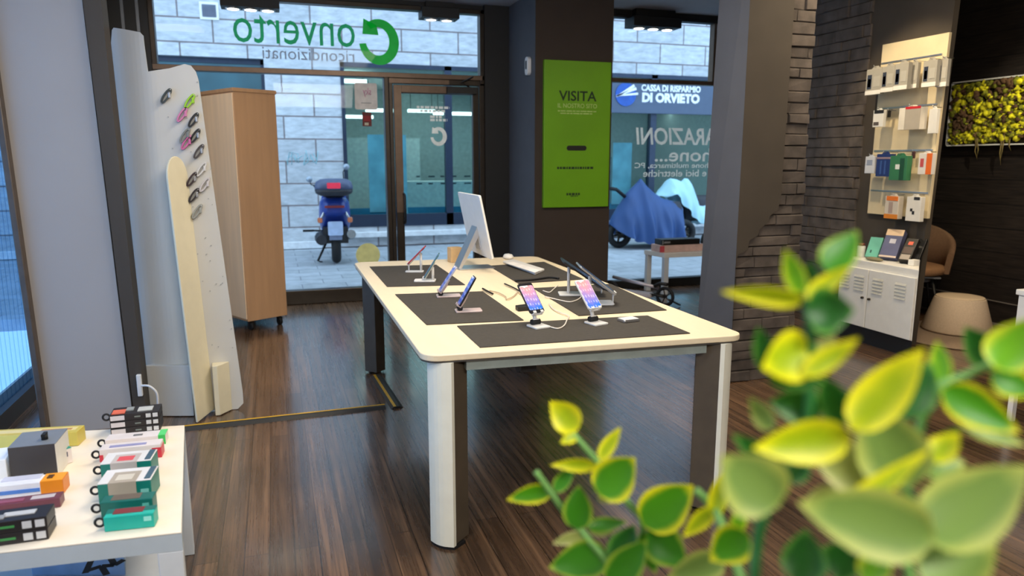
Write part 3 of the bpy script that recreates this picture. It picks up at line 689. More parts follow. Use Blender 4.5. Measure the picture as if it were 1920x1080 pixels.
# ================================================================== ON THE TABLE
M_pink = pm('pale_rose_metal', (222, 200, 194), .35, .3); M_scr = screen_mat('home_screen', [(40, 110, 220), (30, 60, 180), (150, 40, 150), (224, 50, 110), (230, 110, 110), (220, 150, 150)], .4)
M_purple = screen_mat('violet_screen', [(40, 46, 150), (80, 50, 140), (130, 90, 190), (90, 120, 200)], .35)
M_phoneb = pm('dark_phone_case', (30, 30, 34), .25)
M_red = pm('red_phone_back', (168, 52, 54), .3); M_tealp = pm('teal_phone_back', (84, 128, 140), .3, .3); M_lav = pm('lavender_phone_edge', (196, 196, 216), .3, .3)
def lean_m(lean, b):    # frame of a device leaning back: local x across, y up the device, z out of the screen
    s, c = math.sin(R(lean)), math.cos(R(lean))
    return Matrix(((1, 0, 0, b[0]), (0, s, -c, b[1]), (0, c, s, b[2]), (0, 0, 0, 1)))
def device(name, label, cat, root_loc, rz, lean, b, w, h, th, m_case, m_scr, group=None, top_dark=False):
    """a phone or tablet; b is its bottom edge centre in the local frame of the stand"""
    t = thing(name, label, cat, root_loc, rz, group); L = lean_m(lean, b)
    bm = nb(); prism(bm, [(x, h / 2 + y, 0) for x, y in rpoly(w, h, .009)], (0, 0, th)); bm.transform(L); obj('case', bm, m_case, t, world=False, bevel=.0015)
    bm = nb(); prism(bm, [(x, h / 2 + y, th) for x, y in rpoly(w - .006, h - .008 - (.02 if top_dark else 0), .006)], (0, 0, .0006)); bm.transform(Matrix.Translation((0, 0, 0))); 
    me_o = obj('screen', bm, m_scr, t, world=False); me_o.matrix_local = L
    bm = nb()
    for yy in (h - .02, h - .034): cyl(bm, (-w / 2 + .017, yy, 0), (-w / 2 + .017, yy, -.0022), .0065, seg=14)
    bm.transform(L); obj('camera_lens', bm, M_phoneb, t, world=False)
    return t
def clip_stand(label, loc, rz, lean, plate, post_y, b, w, mat, group):
    t = thing('phone_stand', label, 'stand', loc, rz, group)
    y0, y1 = plate; bm = nb(); prism(bm, [(x, (y0 + y1) / 2 + y, 0) for x, y in rpoly(.072, y1 - y0, .008)], (0, 0, .007)); obj('base_plate', bm, mat, t, world=False, bevel=.0015)
    L = lean_m(lean, b)
    mid = L @ Vector((0, .05, -.006))
    bm = nb(); box(bm, -.014, .014, post_y - .006, post_y + .006, .006, .03); tube(bm, [(0, post_y, .02), (0, (post_y + mid.y) / 2, (mid.z) * .62), tuple(mid)], .008, 8); obj('arm', bm, mat, t, world=False)
    bm = nb(); cyl(bm, (-.02, post_y, .017), (.02, post_y, .017), .012, seg=16); obj('hinge', bm, M_rubber, t, world=False)
    bm = nb(); box(bm, -.026, .026, -.006, .075, -.0065, -.0005)
    for x in (-.018, .018): box(bm, x - .007, x + .007, -.006, -.001, -.0065, .016); box(bm, x - .007, x + .007, -.006, .006, .0125, .016)
    bm.transform(L); obj('cradle', bm, mat, t, world=False, bevel=.001)
    return t
def phone_on_stand(plabel, slabel, px, py, rz, lean, plate, post_y, b, m_case, m_scr, smat, **k):
    c = atz(px, py, TZ + .0042); c = (c.x, c.y, TZ + .0042)
    clip_stand(slabel, c, rz, lean, plate, post_y, b, .07, smat, 'phone stands on the long table')
    device('smartphone', plabel, 'phone', c, rz, lean, b, .072, .148, .008, m_case, m_scr, 'phones shown on the long table', **k)
phone_on_stand('black smartphone with a bright app screen, on the stand nearest the table middle', 'pale stand holding the black phone left of the white flashing phone', 1007, 612, R(14), 44, (-.05, .03), .012, (0, 0, .055), M_phoneb, M_scr, M_whitep, top_dark=True)
phone_on_stand('white smartphone with a bright app screen, beside the small white power bank', 'pale stand holding the white phone beside the power bank', 1115, 606, R(14), 44, (-.05, .03), .012, (0, 0, .06), M_whitep, M_scr, M_whitep)
phone_on_stand('violet-screened phone at the nearest left stand, seen from its edge', 'rose stand under the nearest violet-screened phone', 862, 584, R(-97), 30, (-.02, .1), 0, (0, 0, .028), M_phoneb, M_purple, M_pink)
phone_on_stand('silver edged phone behind the nearest violet-screened phone', 'rose stand under the silver edged phone', 826, 556, R(-98), 34, (-.02, .1), 0, (0, 0, .026), M_lav, M_purple, M_pink)
def post_stand(label, loc, rz, ph, b, lean, foot, mat, wide=.07, at_=.055):
    t = thing('device_stand', label, 'stand', loc, rz, 'post stands on the long table')
    bm = nb(); prism(bm, [(x, (foot[0] + foot[1]) / 2 + y, 0) for x, y in rpoly(wide, foot[1] - foot[0], .01)], (0, 0, .008)); obj('base_plate', bm, mat, t, world=False, bevel=.002)
    L = lean_m(lean, b); m = L @ Vector((0, at_, -.006))
    bm = nb(); tube(bm, [(0, m.y, .005), tuple(m)], .008, 10); obj('post', bm, mat, t, world=False)
    bm = nb(); box(bm, -.02, .02, -.004, .1, -.0065, -.001); box(bm, -.025, .025, -.006, -.001, -.0065, .013); bm.transform(L)
    q = L @ Vector((0, 0, 0)); tube(bm, [(0, q.y, .005), (0, q.y, q.z - .004)], .004, 8); obj('rest', bm, mat, t, world=False)
    return t
def post_device(dn, dl, sl, cat, px, py, rz, lean, b, w, h, foot, m_case, m_scr, wide=.07, at_=.055, smat=None):
    c = atz(px, py, TZ + .0042); c = (c.x, c.y, TZ + .0042)
    post_stand(sl, c, rz, 0, b, lean, foot, smat or M_whitep, wide, at_)
    device(dn, dl, cat, c, rz, lean, b, w, h, .008, m_case, m_scr)
post_device('smartphone', 'red backed phone leaning on a post stand at the far left of the table', 'white post stand under the red phone', 'phone', 776, 510, R(-108), 45, (0, -.03, .05), .072, .15, (-.05, .06), M_red, M_purple, .05, .1)
post_device('smartphone', 'teal phone leaning on a splayed stand in front of the red phone', 'white post stand under the teal phone', 'phone', 797, 527, R(-106), 32, (0, 0, .02), .072, .16, (-.06, .06), M_tealp, M_purple, .08, .075)
post_device('tablet', 'dark tablet tilted on a tall white stand at the right of the table', 'tall white stand holding up the dark tablet', 'tablet', 1084, 552, R(73), 56, (0, -.12, .035), .18, .25, (-.05, .1), M_phoneb, M_phoneb, .1, .2)
post_device('tablet', 'silver rimmed tablet tilted behind the white phone', 'pale stand under the silver rimmed tablet', 'tablet', 1126, 569, R(74), 52, (0, -.06, .05), .16, .22, (-.06, .05), M_silver, M_phoneb, .1, .14, M_whitep)

# power bank
c = atz(1178, 602, TZ + .004); t = thing('power_bank', 'small flat white power bank lying on the near desk mat', 'power bank', (c.x, c.y, TZ + .0042), R(8))
bm = nb(); prism(bm, [(x, y, 0) for x, y in rpoly(.082, .058, .008)], (0, 0, .012)); obj('case', bm, M_silver, t, world=False, bevel=.003)
bm = nb(); prism(bm, [(x, y, .012) for x, y in rpoly(.074, .05, .006)], (0, 0, .001)); obj('top_panel', bm, M_white, t, world=False)

# white monitor, seen from behind
NB, NT = aty(927, 487, 4.15), aty(902, 366, 4.15); mz = TZ + .001
t = thing('computer_monitor', 'large thin white desktop computer seen from behind on the far end of the table', 'computer', (1.2, 4.42, mz))
def plane_pt(u, v, o=0):   # u 0..1 along depth, v 0..1 up the panel
    p = NB.lerp(NT, v); n = Vector(((NT.z - NB.z), 0, -(NT.x - NB.x))).normalized(); return Vector((p.x, 4.15 + .53 * u, p.z)) + n * o
bm = nb(); prism(bm, [plane_pt(.5 + x, .5 + y) for x, y in rpoly(1, 1, .03)], plane_pt(0, 0, -.014) - plane_pt(0, 0)); obj('panel', bm, M_white, t, bevel=.003)
bm = nb(); prism(bm, [plane_pt(.5 + x, .55 + y, .0005) for x, y in rpoly(.95, .82, .01)], plane_pt(0, 0, .001) - plane_pt(0, 0)); obj('screen', bm, M_phoneb, t)
bm = nb(); prism(bm, [plane_pt(.5 + x, .25 + y, -.015) for x, y in rpoly(.22, .3, .02)], plane_pt(0, 0, -.004) - plane_pt(0, 0)); obj('back_cover', bm, pm('pale_grey_plastic', (206, 206, 208), .5), t)
q = plane_pt(.5, .42, -.016)
bm = nb(); prism(bm, [(q.x, 4.35, q.z + .03), (q.x - .012, 4.35, q.z), (1.075, 4.35, mz + .012), (1.075, 4.35, mz), (1.095, 4.35, mz), (1.095, 4.35, mz + .012), (q.x + .012, 4.35, q.z - .03)], (0, .13, 0)); obj('stand_arm', bm, M_silver, t)
bm = nb(); prism(bm, [(1.19 + x, 4.415 + y, mz) for x, y in rpoly(.24, .17, .015)], (0, 0, .006)); obj('foot_plate', bm, M_silver, t, bevel=.002)
# keyboard, mouse, small carton
def flat(px, h, z=TZ + .001): ps = [atz(x, y, z) for x, y in px]; bm = nb(); prism(bm, ps, (0, 0, h)); return bm, sum(ps, Vector()) / len(ps)
bm, c = flat([(943, 493), (962, 489), (1021, 508), (1003, 516)], .014, TZ + .0042); t = thing('keyboard', 'white keyboard lying beside the monitor foot', 'keyboard', tuple(c)); obj('body', bm, M_whitep, t, bevel=.004)
bm, c2 = flat([(948, 494), (961, 491), (1013, 508), (1003, 512)], .0035, TZ + .0182); obj('keys', bm, pm('pale_keys', (244, 240, 236), .5), t)
c = atz(953, 485, TZ + .001); bm = nb(); lathe(bm, [(.02, 0), (.034, .006), (.034, .018), (.026, .03), (.008, .035)], (0, 0, 0), 24); bm.transform(Matrix.Translation(c) @ Matrix.Diagonal((1.0, 1.5, 1, 1)))
tag(obj('computer_mouse', bm, M_whitep), 'white rounded mouse beside the foot of the monitor', 'mouse')
a = atz(850, 491, TZ + .001); t = thing('small_carton', 'small plain cardboard box behind the left edge of the monitor', 'box', tuple(a), R(8))
bm = nb(); box(bm, -.03, .05, -.035, .035, 0, .1); obj('body', bm, pm('cardboard', (214, 178, 128), .8), t, world=False, bevel=.003)
bm = nb(); box(bm, -.03, .05, -.002, .002, .1, .1012); obj('flap_seam', bm, pm('carton_tape', (196, 160, 112), .6), t, world=False)
# cables
M_cab = pm('white_cable', (222, 212, 200), .5)
def smooth_pts(ps, n=8):
    out = []
    for i in range(len(ps) - 1):
        p0, p1, p2, p3 = ps[max(i - 1, 0)], ps[i], ps[i + 1], ps[min(i + 2, len(ps) - 1)]
        for k in range(n):
            t = k / n; out.append(.5 * ((2 * p1) + (p2 - p0) * t + (2 * p0 - 5 * p1 + 4 * p2 - p3) * t * t + (-p0 + 3 * p1 - 3 * p2 + p3) * t ** 3))
    out.append(ps[-1]); return out
def cable(px, label, mat=M_cab, r=.003, z=TZ + .0045):
    ps = smooth_pts([atz(x, y, z + r) for x, y in px]); bm = nb(); tube(bm, ps, r, 7)
    return tag(obj('charging_cable', bm, mat), label, 'cable')
cable([(1028, 612), (1046, 616), (1058, 610), (1063, 600), (1066, 592), (1050, 586), (1036, 578), (1030, 570)], 'white cable looping behind the black phone on the near mat')
cable([(1022, 556), (1038, 560), (1050, 563), (1070, 566), (1086, 560), (1092, 552)], 'white cable strung between the two bright-screened phones')
cable([(1018, 545), (1030, 548), (1038, 542), (1046, 535)], 'short white cable running back from the black phone')
cable([(918, 545), (935, 549), (948, 556), (950, 561), (962, 556), (972, 548), (984, 558), (990, 568)], 'pale cable zigzagging across the middle of the table', pm('beige_cable', (190, 170, 140), .5))
cable([(905, 541), (914, 546), (924, 551)], 'black plug lead on the middle strip of the table', M_rubber, .005)
cable([(946, 532), (960, 538), (975, 546), (981, 550)], 'thin black lead near the middle of the table', M_rubber, .004)
cable([(965, 526), (1000, 524), (1030, 520), (1048, 522)], 'dark lead lying on the far right desk mat', M_rubber, .006)
cable([(1140, 545), (1124, 539), (1110, 531), (1100, 540)], 'dark cable below the silver rimmed tablet', M_rubber, .003)
c = atz(985, 578, TZ + .001); bm, c = flat([(966, 580), (990, 577), (998, 582), (972, 584)], .02); tag(obj('charger_plug', bm, M_black, bevel=.003), 'black charger lying left of the black phone', 'charger')

# ================================================================== WHITE ACCESSORY DISPLAY ON THE LEFT
M_disp = pm('translucent_white_board', (206, 203, 194), .4, var=.03, scale=3)
M_cream = pm('cream_board', (222, 213, 184), .5, var=.03)
YDP = 4.3
def dp(x, y): p = aty(x, y, YDP); return (p.x, p.z)
out = [dp(190, 95), dp(196, 90), dp(199, 78), dp(202, 50), dp(206, 46), dp(262, 60), dp(268, 66), dp(270, 84), dp(277, 134), dp(318, 128), dp(346, 120), dp(358, 123), dp(367, 134), dp(372, 150), dp(400, 350), dp(430, 560), dp(455, 735)]
out += [(dp(456, 750)[0], .035), (dp(446, 765)[0], .004), (-.745, .004)]
def bend(x):    # the left part of the board curves back and round
    if x > -.56: return 0.0
    u = (-.56 - x) / .26; return .16 * u * u * (1.2 - .2 * u)
t = thing('accessory_display', 'tall curved white display stand with a cream fin, hung with small wristbands', 'display stand', (-.5, YDP, 0))
bm = nb(); prism(bm, [(x, YDP, z) for x, z in out], (0, .014, 0))
for k in range(12):
    x = -.80 + k * .022; bmesh.ops.bisect_plane(bm, geom=bm.verts[:] + bm.edges[:] + bm.faces[:], plane_co=(x, 0, 0), plane_no=(1, 0, 0))
bmesh.ops.triangulate(bm, faces=[f for f in bm.faces if len(f.verts) > 4])
for v in bm.verts: v.co.y += bend(v.co.x)
obj('back_board', bm, M_disp, t)
bm = nb(); prism(bm, [(-.745, YDP + .03, .004), (-.6, YDP - .02, .004), (-.50, YDP - .05, .004), (-.50, YDP - .001, .004), (-.56, YDP - .001, .004), (-.70, YDP + .06, .004)], (0, 0, .296)); obj('base_box', bm, M_disp, t, bevel=.004)
bm = nb(); prism(bm, [(-.385, YDP - .085, .004), (-.36, YDP - .085, .004), (-.30, YDP - .002, .004), (-.39, YDP - .002, .004)], (0, 0, .29)); obj('side_box', bm, M_cream, t, bevel=.004)
# fin
f0, f1 = Vector((-.470, 4.13, 0)), Vector((-.392, YDP - .002, 0)); d = (f1 - f0); Lf = d.length; d.normalize(); nn = Vector((-d.y, d.x, 0))
prof = [(0, .005), (Lf, .02), (Lf, 1.32)] + [(Lf * .5 + Lf * .5 * math.cos(R(a)), 1.34 + .11 * math.sin(R(a))) for a in range(10, 181, 17)]
bm = nb(); prism(bm, [f0 + d * u + Vector((0, 0, z)) for u, z in prof], nn * .012); [setattr(v.co, 'x', v.co.x - .036 * v.co.z) for v in bm.verts]
obj('fin', bm, M_cream, t, bevel=.003)
bm = nb()
for k in range(60):
    x = rnd.uniform(-.52, -.27); z = rnd.uniform(.3, 1.85)
    if x < -.30 - (1.85 - z) * -.06 and x < -.25 - z * .05: cyl(bm, (x, YDP - .004, z), (x, YDP - .0005, z), .0035, seg=6)
obj('peg_holes', bm, pm('peg_grey', (170, 170, 164), .6), t)
bands = [(312, 180, (52, 60, 58), 'dark patterned wristband, alone at the upper left of the display'), (356, 190, (150, 200, 30), 'lime green wristband near the top edge of the display'), (342, 215, (206, 120, 160), 'pink wristband below the lime green one'),
         (363, 225, (20, 20, 22), 'black wristband with pale clasp, below and right of the pink one'), (347, 254, (120, 122, 116), 'grey wristband above the rounded top of the fin'), (366, 255, (16, 16, 18), 'second black wristband, right of the grey one'),
         (350, 267, (200, 96, 144), 'pink wristband touching the rounded top of the fin'), (373, 284, (70, 62, 58), 'brown patterned wristband right of the fin top'), (378, 317, (206, 202, 196), 'pale clear wristband at the right edge of the display'),
         (360, 336, (54, 36, 38), 'dark maroon wristband just right of the fin'), (384, 346, (198, 190, 186), 'pale wristband with small beads, lowest at the right edge'), (364, 366, (40, 30, 32), 'black and red wristband in the shade of the fin'), (370, 396, (150, 152, 146), 'grey wristband hanging lowest beside the fin')]
for (x, y, col, lab) in bands:
    p = aty(x, y, YDP - .012); t = thing('wristband', lab + '', 'wristband', (p.x, YDP - .0, p.z), 0, 'wristbands on the white display')
    m = pm('band_%d_%d_%d' % col, col, .45); bm = nb(); A = Matrix.Rotation(R(34), 4, 'Y')
    pts = []
    n = 22
    for i in range(n):
        a = 2 * PI * i / n; pts.append(A @ Vector((.0105 * math.cos(a), 0, .042 * math.sin(a))))
    rings = []
    for i in range(n):
        pp = pts[i]; dn = (pts[(i + 1) % n] - pts[i - 1]).normalized(); un = Vector((dn.z, 0, -dn.x))
        rings.append([pp + un * s1 * .004 + Vector((0, s2, 0)) for s1, s2 in ((-1, -.028), (1, -.028), (1, -.008), (-1, -.008))])
    rs = [[bm.verts.new(v) for v in rg] for rg in rings]
    for i in range(n):
        for k in range(4): bm.faces.new((rs[i][k], rs[i][(k + 1) % 4], rs[(i + 1) % n][(k + 1) % 4], rs[(i + 1) % n][k]))
    obj('strap', bm, m, t, world=False)
    q = A @ Vector((.0105, 0, .012)); bm = nb(); box(bm, q.x - .005, q.x + .007, -.03, -.006, q.z - .014, q.z + .014); obj('clasp', bm, M_silver if sum(col) < 200 else m, t, world=False, bevel=.002)
    q = A @ Vector((0, 0, .042)); bm = nb(); tube(bm, [(q.x, 0, q.z - .003), (q.x, -.034, q.z - .003)], .002, 6); obj('peg', bm, M_whitep, t, world=False)

# socket and white cable on the dark post
p = aty(262, 722, 4.16); t = thing('wall_socket', 'white plug socket with a looping cable on the dark post', 'socket', (p.x, 4.16, p.z))
bm = nb(); box(bm, p.x - .012, p.x + .012, 4.145, 4.169, p.z - .06, p.z + .06); obj('plate', bm, M_whitep, t, bevel=.004)
bm = nb(); q = [aty(266, 723, 4.14), aty(280, 724, 4.12), aty(293, 735, 4.12), aty(296, 752, 4.13), aty(295, 775, 4.15), Vector((-.69, 4.15, .006))]; tube(bm, smooth_pts(q), .006, 8); obj('cable', bm, M_whitep, t)

# tall beech cabinet on castors
M_beech = pm('shaded_beech_veneer', (196, 152, 110), .5, var=.07, scale=3, stretch=(6, 6, .5))  # darker copy of the veneer, shade of the right face put into its colour
N_ = aty(466, 613, 6.33); t = thing('beech_cabinet', 'tall pale beech cabinet on black castors beside the display', 'cabinet', (N_.x, N_.y, 0), R(30))
w_, d_, z0, z1 = .37, .58, .085, 2.0
bm = nb(); box(bm, 0, w_, 0, d_, z0, z1 - .03); obj('carcass', bm, M_beech, t, world=False, bevel=.003)
bm = nb(); box(bm, -.008, w_ + .008, -.008, d_ + .008, z1 - .03, z1); obj('top_panel', bm, M_beech, t, world=False, bevel=.003)
bm = nb(); box(bm, -.008, 0, .01, d_ - .01, z0 + .02, z1 - .04); obj('door', bm, pm('lit_beech_veneer', (246, 212, 170), .5, var=.06, scale=3, stretch=(6, 6, .5)), t, world=False, bevel=.002)  # paler copy of the same veneer, light on the left face painted in
for (x, y) in ((.05, .05), (w_ - .05, .05), (.05, d_ - .05), (w_ - .05, d_ - .05)):
    bm = nb(); cyl(bm, (x - .012, y, .033), (x + .012, y, .033), .033, seg=20); box(bm, x - .018, x + .018, y - .02, y + .02, .05, .07); cyl(bm, (x, y, .066), (x, y, z0 + .001), .01); obj('castor', bm, M_rubber, t, world=False)

# floor cable covers
M_cc = pm('black_cable_cover', (46, 44, 40), .6); M_yel = pm('yellow_stripe', (212, 162, 34), .5)
def cover(p, q, label, w=.075):
    p, q = atz(*p), atz(*q); d = (q - p).normalized(); n = Vector((-d.y, d.x, 0))
    t = thing('cable_cover', label, 'cable cover', tuple((p + q) / 2))
    bm = nb(); prism(bm, [p - n * w / 2, p - n * w * .2 + Vector((0, 0, .014)), p + n * w * .2 + Vector((0, 0, .014)), p + n * w / 2], q - p); obj('ramp', bm, M_cc, t)
    bm = nb(); prism(bm, [p + n * s + Vector((0, 0, .0142)) for s in (.006, .022)] + [p + n * s + Vector((0, 0, .0152)) for s in (.022, .006)], q - p); obj('stripe', bm, M_yel, t)
cover((336, 806), (722, 764), 'long black floor cable cover with a yellow stripe, running to the left')
cover((745, 766), (706, 706), 'short black floor cable cover with a yellow stripe, leading to the table leg')

# ================================================================== LOW WHITE TABLE WITH PACKAGES
LZ = .48
NR, FR, FL, NL = Vector((-.277, 1.91, 0)), Vector((-.357, 2.74, 0)), Vector((-1.18, 2.87, 0)), Vector((-1.12, 1.975, 0))
t = thing('low_table', 'low white side table crowded with small packages', 'table', tuple((NR + FL) / 2))
bm = nb(); prism(bm, [p + Vector((0, 0, LZ - .005)) for p in (NR, FR, FL, NL)], (0, 0, .005)); obj('table_top', bm, pm('birch_white_top', (244, 232, 212), .4, var=.03), t, bevel=.002)
bm = nb(); prism(bm, [p + Vector((0, 0, LZ - .052)) for p in (NR, FR, FL, NL)], (0, 0, .0468)); obj('apron', bm, pm('cool_grey_edge', (186, 196, 202), .45, var=.03), t)
M_lw = pm('white_table_paint', (214, 218, 220), .45, var=.03)
ux, uy = (NR - NL).normalized(), (FR - NR).normalized()
for (p, sx, sy) in ((NR, -1, 1), (FR, -1, -1), (FL, 1, -1), (NL, 1, 1)):
    w_ = .062; q = [p, p + ux * sx * w_, p + ux * sx * w_ + uy * sy * w_, p + uy * sy * w_]
    bm = nb(); prism(bm, q, (0, 0, LZ - .0525)); obj('leg', bm, M_lw, t, bevel=.003)
bm = nb(); ins = [NR + (FL - NR) * .08, FR + (NL - FR) * .08, FL + (NR - FL) * .08, NL + (FR - NL) * .08]
prism(bm, [p + Vector((0, 0, .11)) for p in ins], (0, 0, .02)); obj('shelf', bm, M_lw, t)
bm, c = flat([(60, 1079), (100, 1046), (236, 1018), (236, 1079)], .1, .1305)
t = thing('patterned_box', 'pale blue box with black line pattern on the shelf under the low table', 'box', tuple(c)); obj('body', bm, pm('pale_blue_card', (150, 180, 214), .5), t, bevel=.003)
bm = nb(); zt = .2312
for (p, q) in (((160, 1075), (178, 1036)), ((178, 1036), (205, 1042)), ((178, 1036), (228, 1022)), ((205, 1042), (228, 1022)), ((205, 1042), (215, 1060)), ((215, 1060), (232, 1050)), ((165, 1070), (190, 1062)), ((190, 1062), (215, 1060)), ((190, 1062), (200, 1078))):
    a, b = atz(*p, zt), atz(*q, zt); d = (b - a).normalized(); n = Vector((-d.y, d.x, 0)) * .009; prism(bm, [a - n, b - n, b + n, a + n], (0, 0, .0015))
obj('line_pattern', bm, M_black, t)

M_hook = M_rubber
def card(name): return MATS[name]
COL = {}
def cm(rgb, rough=.4): return pm('card_%d_%d_%d' % rgb, rgb, rough, var=.05)
def pack(label, l, r_, dep, h, mats, z=LZ + .0008, group='small packages on the low table', deco=None, hook=False, lift=0.0):
    """carton whose front lower edge runs from pixel l to pixel r_; mats = body, top, end"""
    p0, p1 = atz(*l, z), atz(*r_, z); u = (p1 - p0); W = u.length; u.normalize(); n = Vector((-u.y, u.x, 0))
    t = thing('package', label, 'package', (p0.x, p0.y, z + lift), math.atan2(u.y, u.x), group)
    bm = nb(); box(bm, 0, W, 0, dep, 0, h, 0); o = obj('carton', bm, mats[0], t, world=False, bevel=.002)
    for ii, d in enumerate(deco or []):
        side, a0, a1, b0, b1, col = d; m = cm(col); bm = nb(); e = .0008 + .0005 * ii
        if side == 'f': box(bm, a0 * W, a1 * W, -e, e, b0 * h, b1 * h)
        elif side == 't': box(bm, a0 * W, a1 * W, b0 * dep, b1 * dep, h - e, h + e)
        elif side == 'r': box(bm, W - e, W + e, a0 * dep, a1 * dep, b0 * h, b1 * h)
        obj('label_patch', bm, m, t, world=False)
    if hook:
        bm = nb(); torus(bm, (-.012, dep * .2, h * .6), .011, .0035, (0, 1, 0), 16, 6); box(bm, -.004, .002, dep * .2 - .004, dep * .2 + .004, h * .45, h * .75); obj('hang_hook', bm, M_hook, t, world=False)
    return t
blk, wht = cm((34, 30, 32)), cm((226, 216, 212)); t1, t2, t3 = cm((14, 120, 108)), cm((10, 100, 92)), cm((24, 176, 160))
sq = lambda: [('f', .02, .3, .15, .85, (214, 206, 206)), ('f', .5, .62, .4, .6, (120, 130, 124)), ('f', .73, .83, .2, .8, (200, 200, 200)), ('f', .87, .97, .2, .8, (208, 208, 208))]
for k, lab in enumerate(('bottom black packet with white squares in the stack of three at the back right corner', 'middle black packet in the stack of three at the back right corner', 'top black packet with an orange corner, of the stack of three at back right')):
    dc = sq() + ([('t', .04, .3, .1, .6, (230, 110, 80)), ('t', .55, .85, .2, .7, (196, 196, 190)), ('t', .3, .45, .4, .8, (150, 154, 150))] if k == 2 else [])
    pack(lab, (208, 817), (301, 807), .085, .0235, [blk], deco=dc, hook=(k == 2), lift=k * .0245)
pack('long white packet with a bright green end', (198, 843), (311, 832), .055, .032, [wht], deco=[('f', .88, 1, 0, 1, (60, 190, 90)), ('t', .88, 1, 0, 1, (90, 214, 120)), ('f', .1, .8, .3, .5, (206, 170, 160)), ('t', .45, .6, .3, .5, (120, 120, 120))], hook=True)
pack('white packet with a red end, in front of the green ended one', (188, 869), (303, 857), .05, .045, [wht], deco=[('f', .85, 1, 0, .75, (206, 48, 66)), ('r', 0, 1, 0, .75, (206, 48, 66)), ('t', .15, .75, .2, .5, (150, 150, 190)), ('f', 0, .06, .1, .6, (206, 48, 66))], hook=True)
win = lambda c1, c2: [('t', .0, 1, .0, 1, (226, 224, 222)), ('t', .2, .72, -.02, .75, c1), ('t', .3, .62, .15, .55, c2), ('f', .2, .72, .45, 1, c1), ('f', .8, .95, .3, .6, (120, 190, 180)), ('t', .86, .97, .1, .95, (60, 92, 110))]
pack('white and teal packet with a red curve in its window', (191, 907), (286, 898), .085, .06, [t1], deco=win((196, 186, 180), (226, 84, 90)), hook=True)
pack('white and teal packet showing a silver cable in its window', (186, 948), (286, 938), .095, .062, [t1], deco=win((176, 164, 148), (214, 206, 190)), hook=True)
pack('dark teal packet with a brown window strip', (190, 973), (288, 963), .045, .045, [t2], deco=[('t', .18, .74, .2, .95, (104, 92, 80)), ('f', .8, .93, .4, .75, (90, 170, 160))], hook=True)
pack('bright teal packet with a maroon strip, nearest of its row', (196, 998), (290, 988), .045, .04, [t3], deco=[('t', .0, 1, .45, 1, (12, 104, 96)), ('t', .15, .76, .3, .95, (124, 44, 48)), ('f', .8, .95, .5, .8, (150, 226, 214))], hook=True)
pack('long yellow packet along the back edge of the low table', (-20, 846), (147, 836), .065, .05, [cm((206, 186, 84))], deco=[('t', .0, .95, .3, .75, (232, 214, 150)), ('t', .55, .9, .35, .6, (196, 140, 70)), ('f', .0, .45, 0, 1, (200, 196, 110))])
t = pack('dark fronted cube box with a grey lid and a black knob', (22, 903), (111, 893), .13, .105, [cm((222, 218, 208))], deco=[('f', .0, .98, .0, 1, (62, 58, 58)), ('t', .0, 1, .0, 1, (126, 132, 140))])
bm = nb(); cyl(bm, (.085, .045, .106), (.085, .045, .122), .009, seg=16); box(bm, .08, .09, .03, .06, .118, .126); obj('knob', bm, M_rubber, t, world=False)
pack('small white packet with teal top, right of the grey cube', (117, 873), (137, 867), .05, .05, [wht], deco=[('t', .2, 1, 0, 1, (40, 150, 136)), ('t', 0, .3, .1, .5, (220, 100, 110)), ('f', .3, .6, .5, .8, (90, 90, 110))])
pack('plain bright white box left of the grey cube', (-24, 912), (16, 906), .11, .075, [cm((240, 242, 244))], deco=[('t', .1, .9, .1, .9, (236, 240, 246))])
pack('orange ended packet with blue and white stripes', (-16, 940), (119, 925), .055, .042, [cm((232, 232, 236))], deco=[('f', .69, 1, 0, 1, (232, 140, 30)), ('t', .69, 1, 0, 1, (246, 160, 40)), ('r', 0, 1, 0, 1, (226, 130, 30)), ('f', .12, .68, .35, .6, (80, 130, 206)), ('f', 0, .1, 0, 1, (236, 160, 120)), ('t', .1, .65, .5, 1, (206, 206, 220)), ('t', .76, .84, .3, .7, (90, 60, 30))])
pack('flat maroon packet with a pale panel', (-16, 968), (114, 951), .045, .028, [cm((110, 58, 70))], deco=[('t', .55, .9, .25, .75, (196, 186, 186)), ('f', .1, .8, .3, .5, (140, 90, 100)), ('t', .0, .45, .2, .6, (150, 80, 100))])
for k, lab in enumerate(('lower black packet of the pair at the front left of the low table', 'upper black packet with white swirl of the pair at the front left')):
    pack(lab, (-20, 1027), (92, 1011), .075, .031, [blk], deco=[('f', .1, .45, .4, .6, (70, 150, 80)), ('f', .58, .74, .2, .8, (206, 206, 206)), ('f', .8, .96, .2, .8, (206, 206, 206))] + ([('t', .2, .75, .35, .65, (196, 196, 196)), ('t', .1, .25, .2, .5, (150, 150, 150))] if k else []), lift=k * .032)

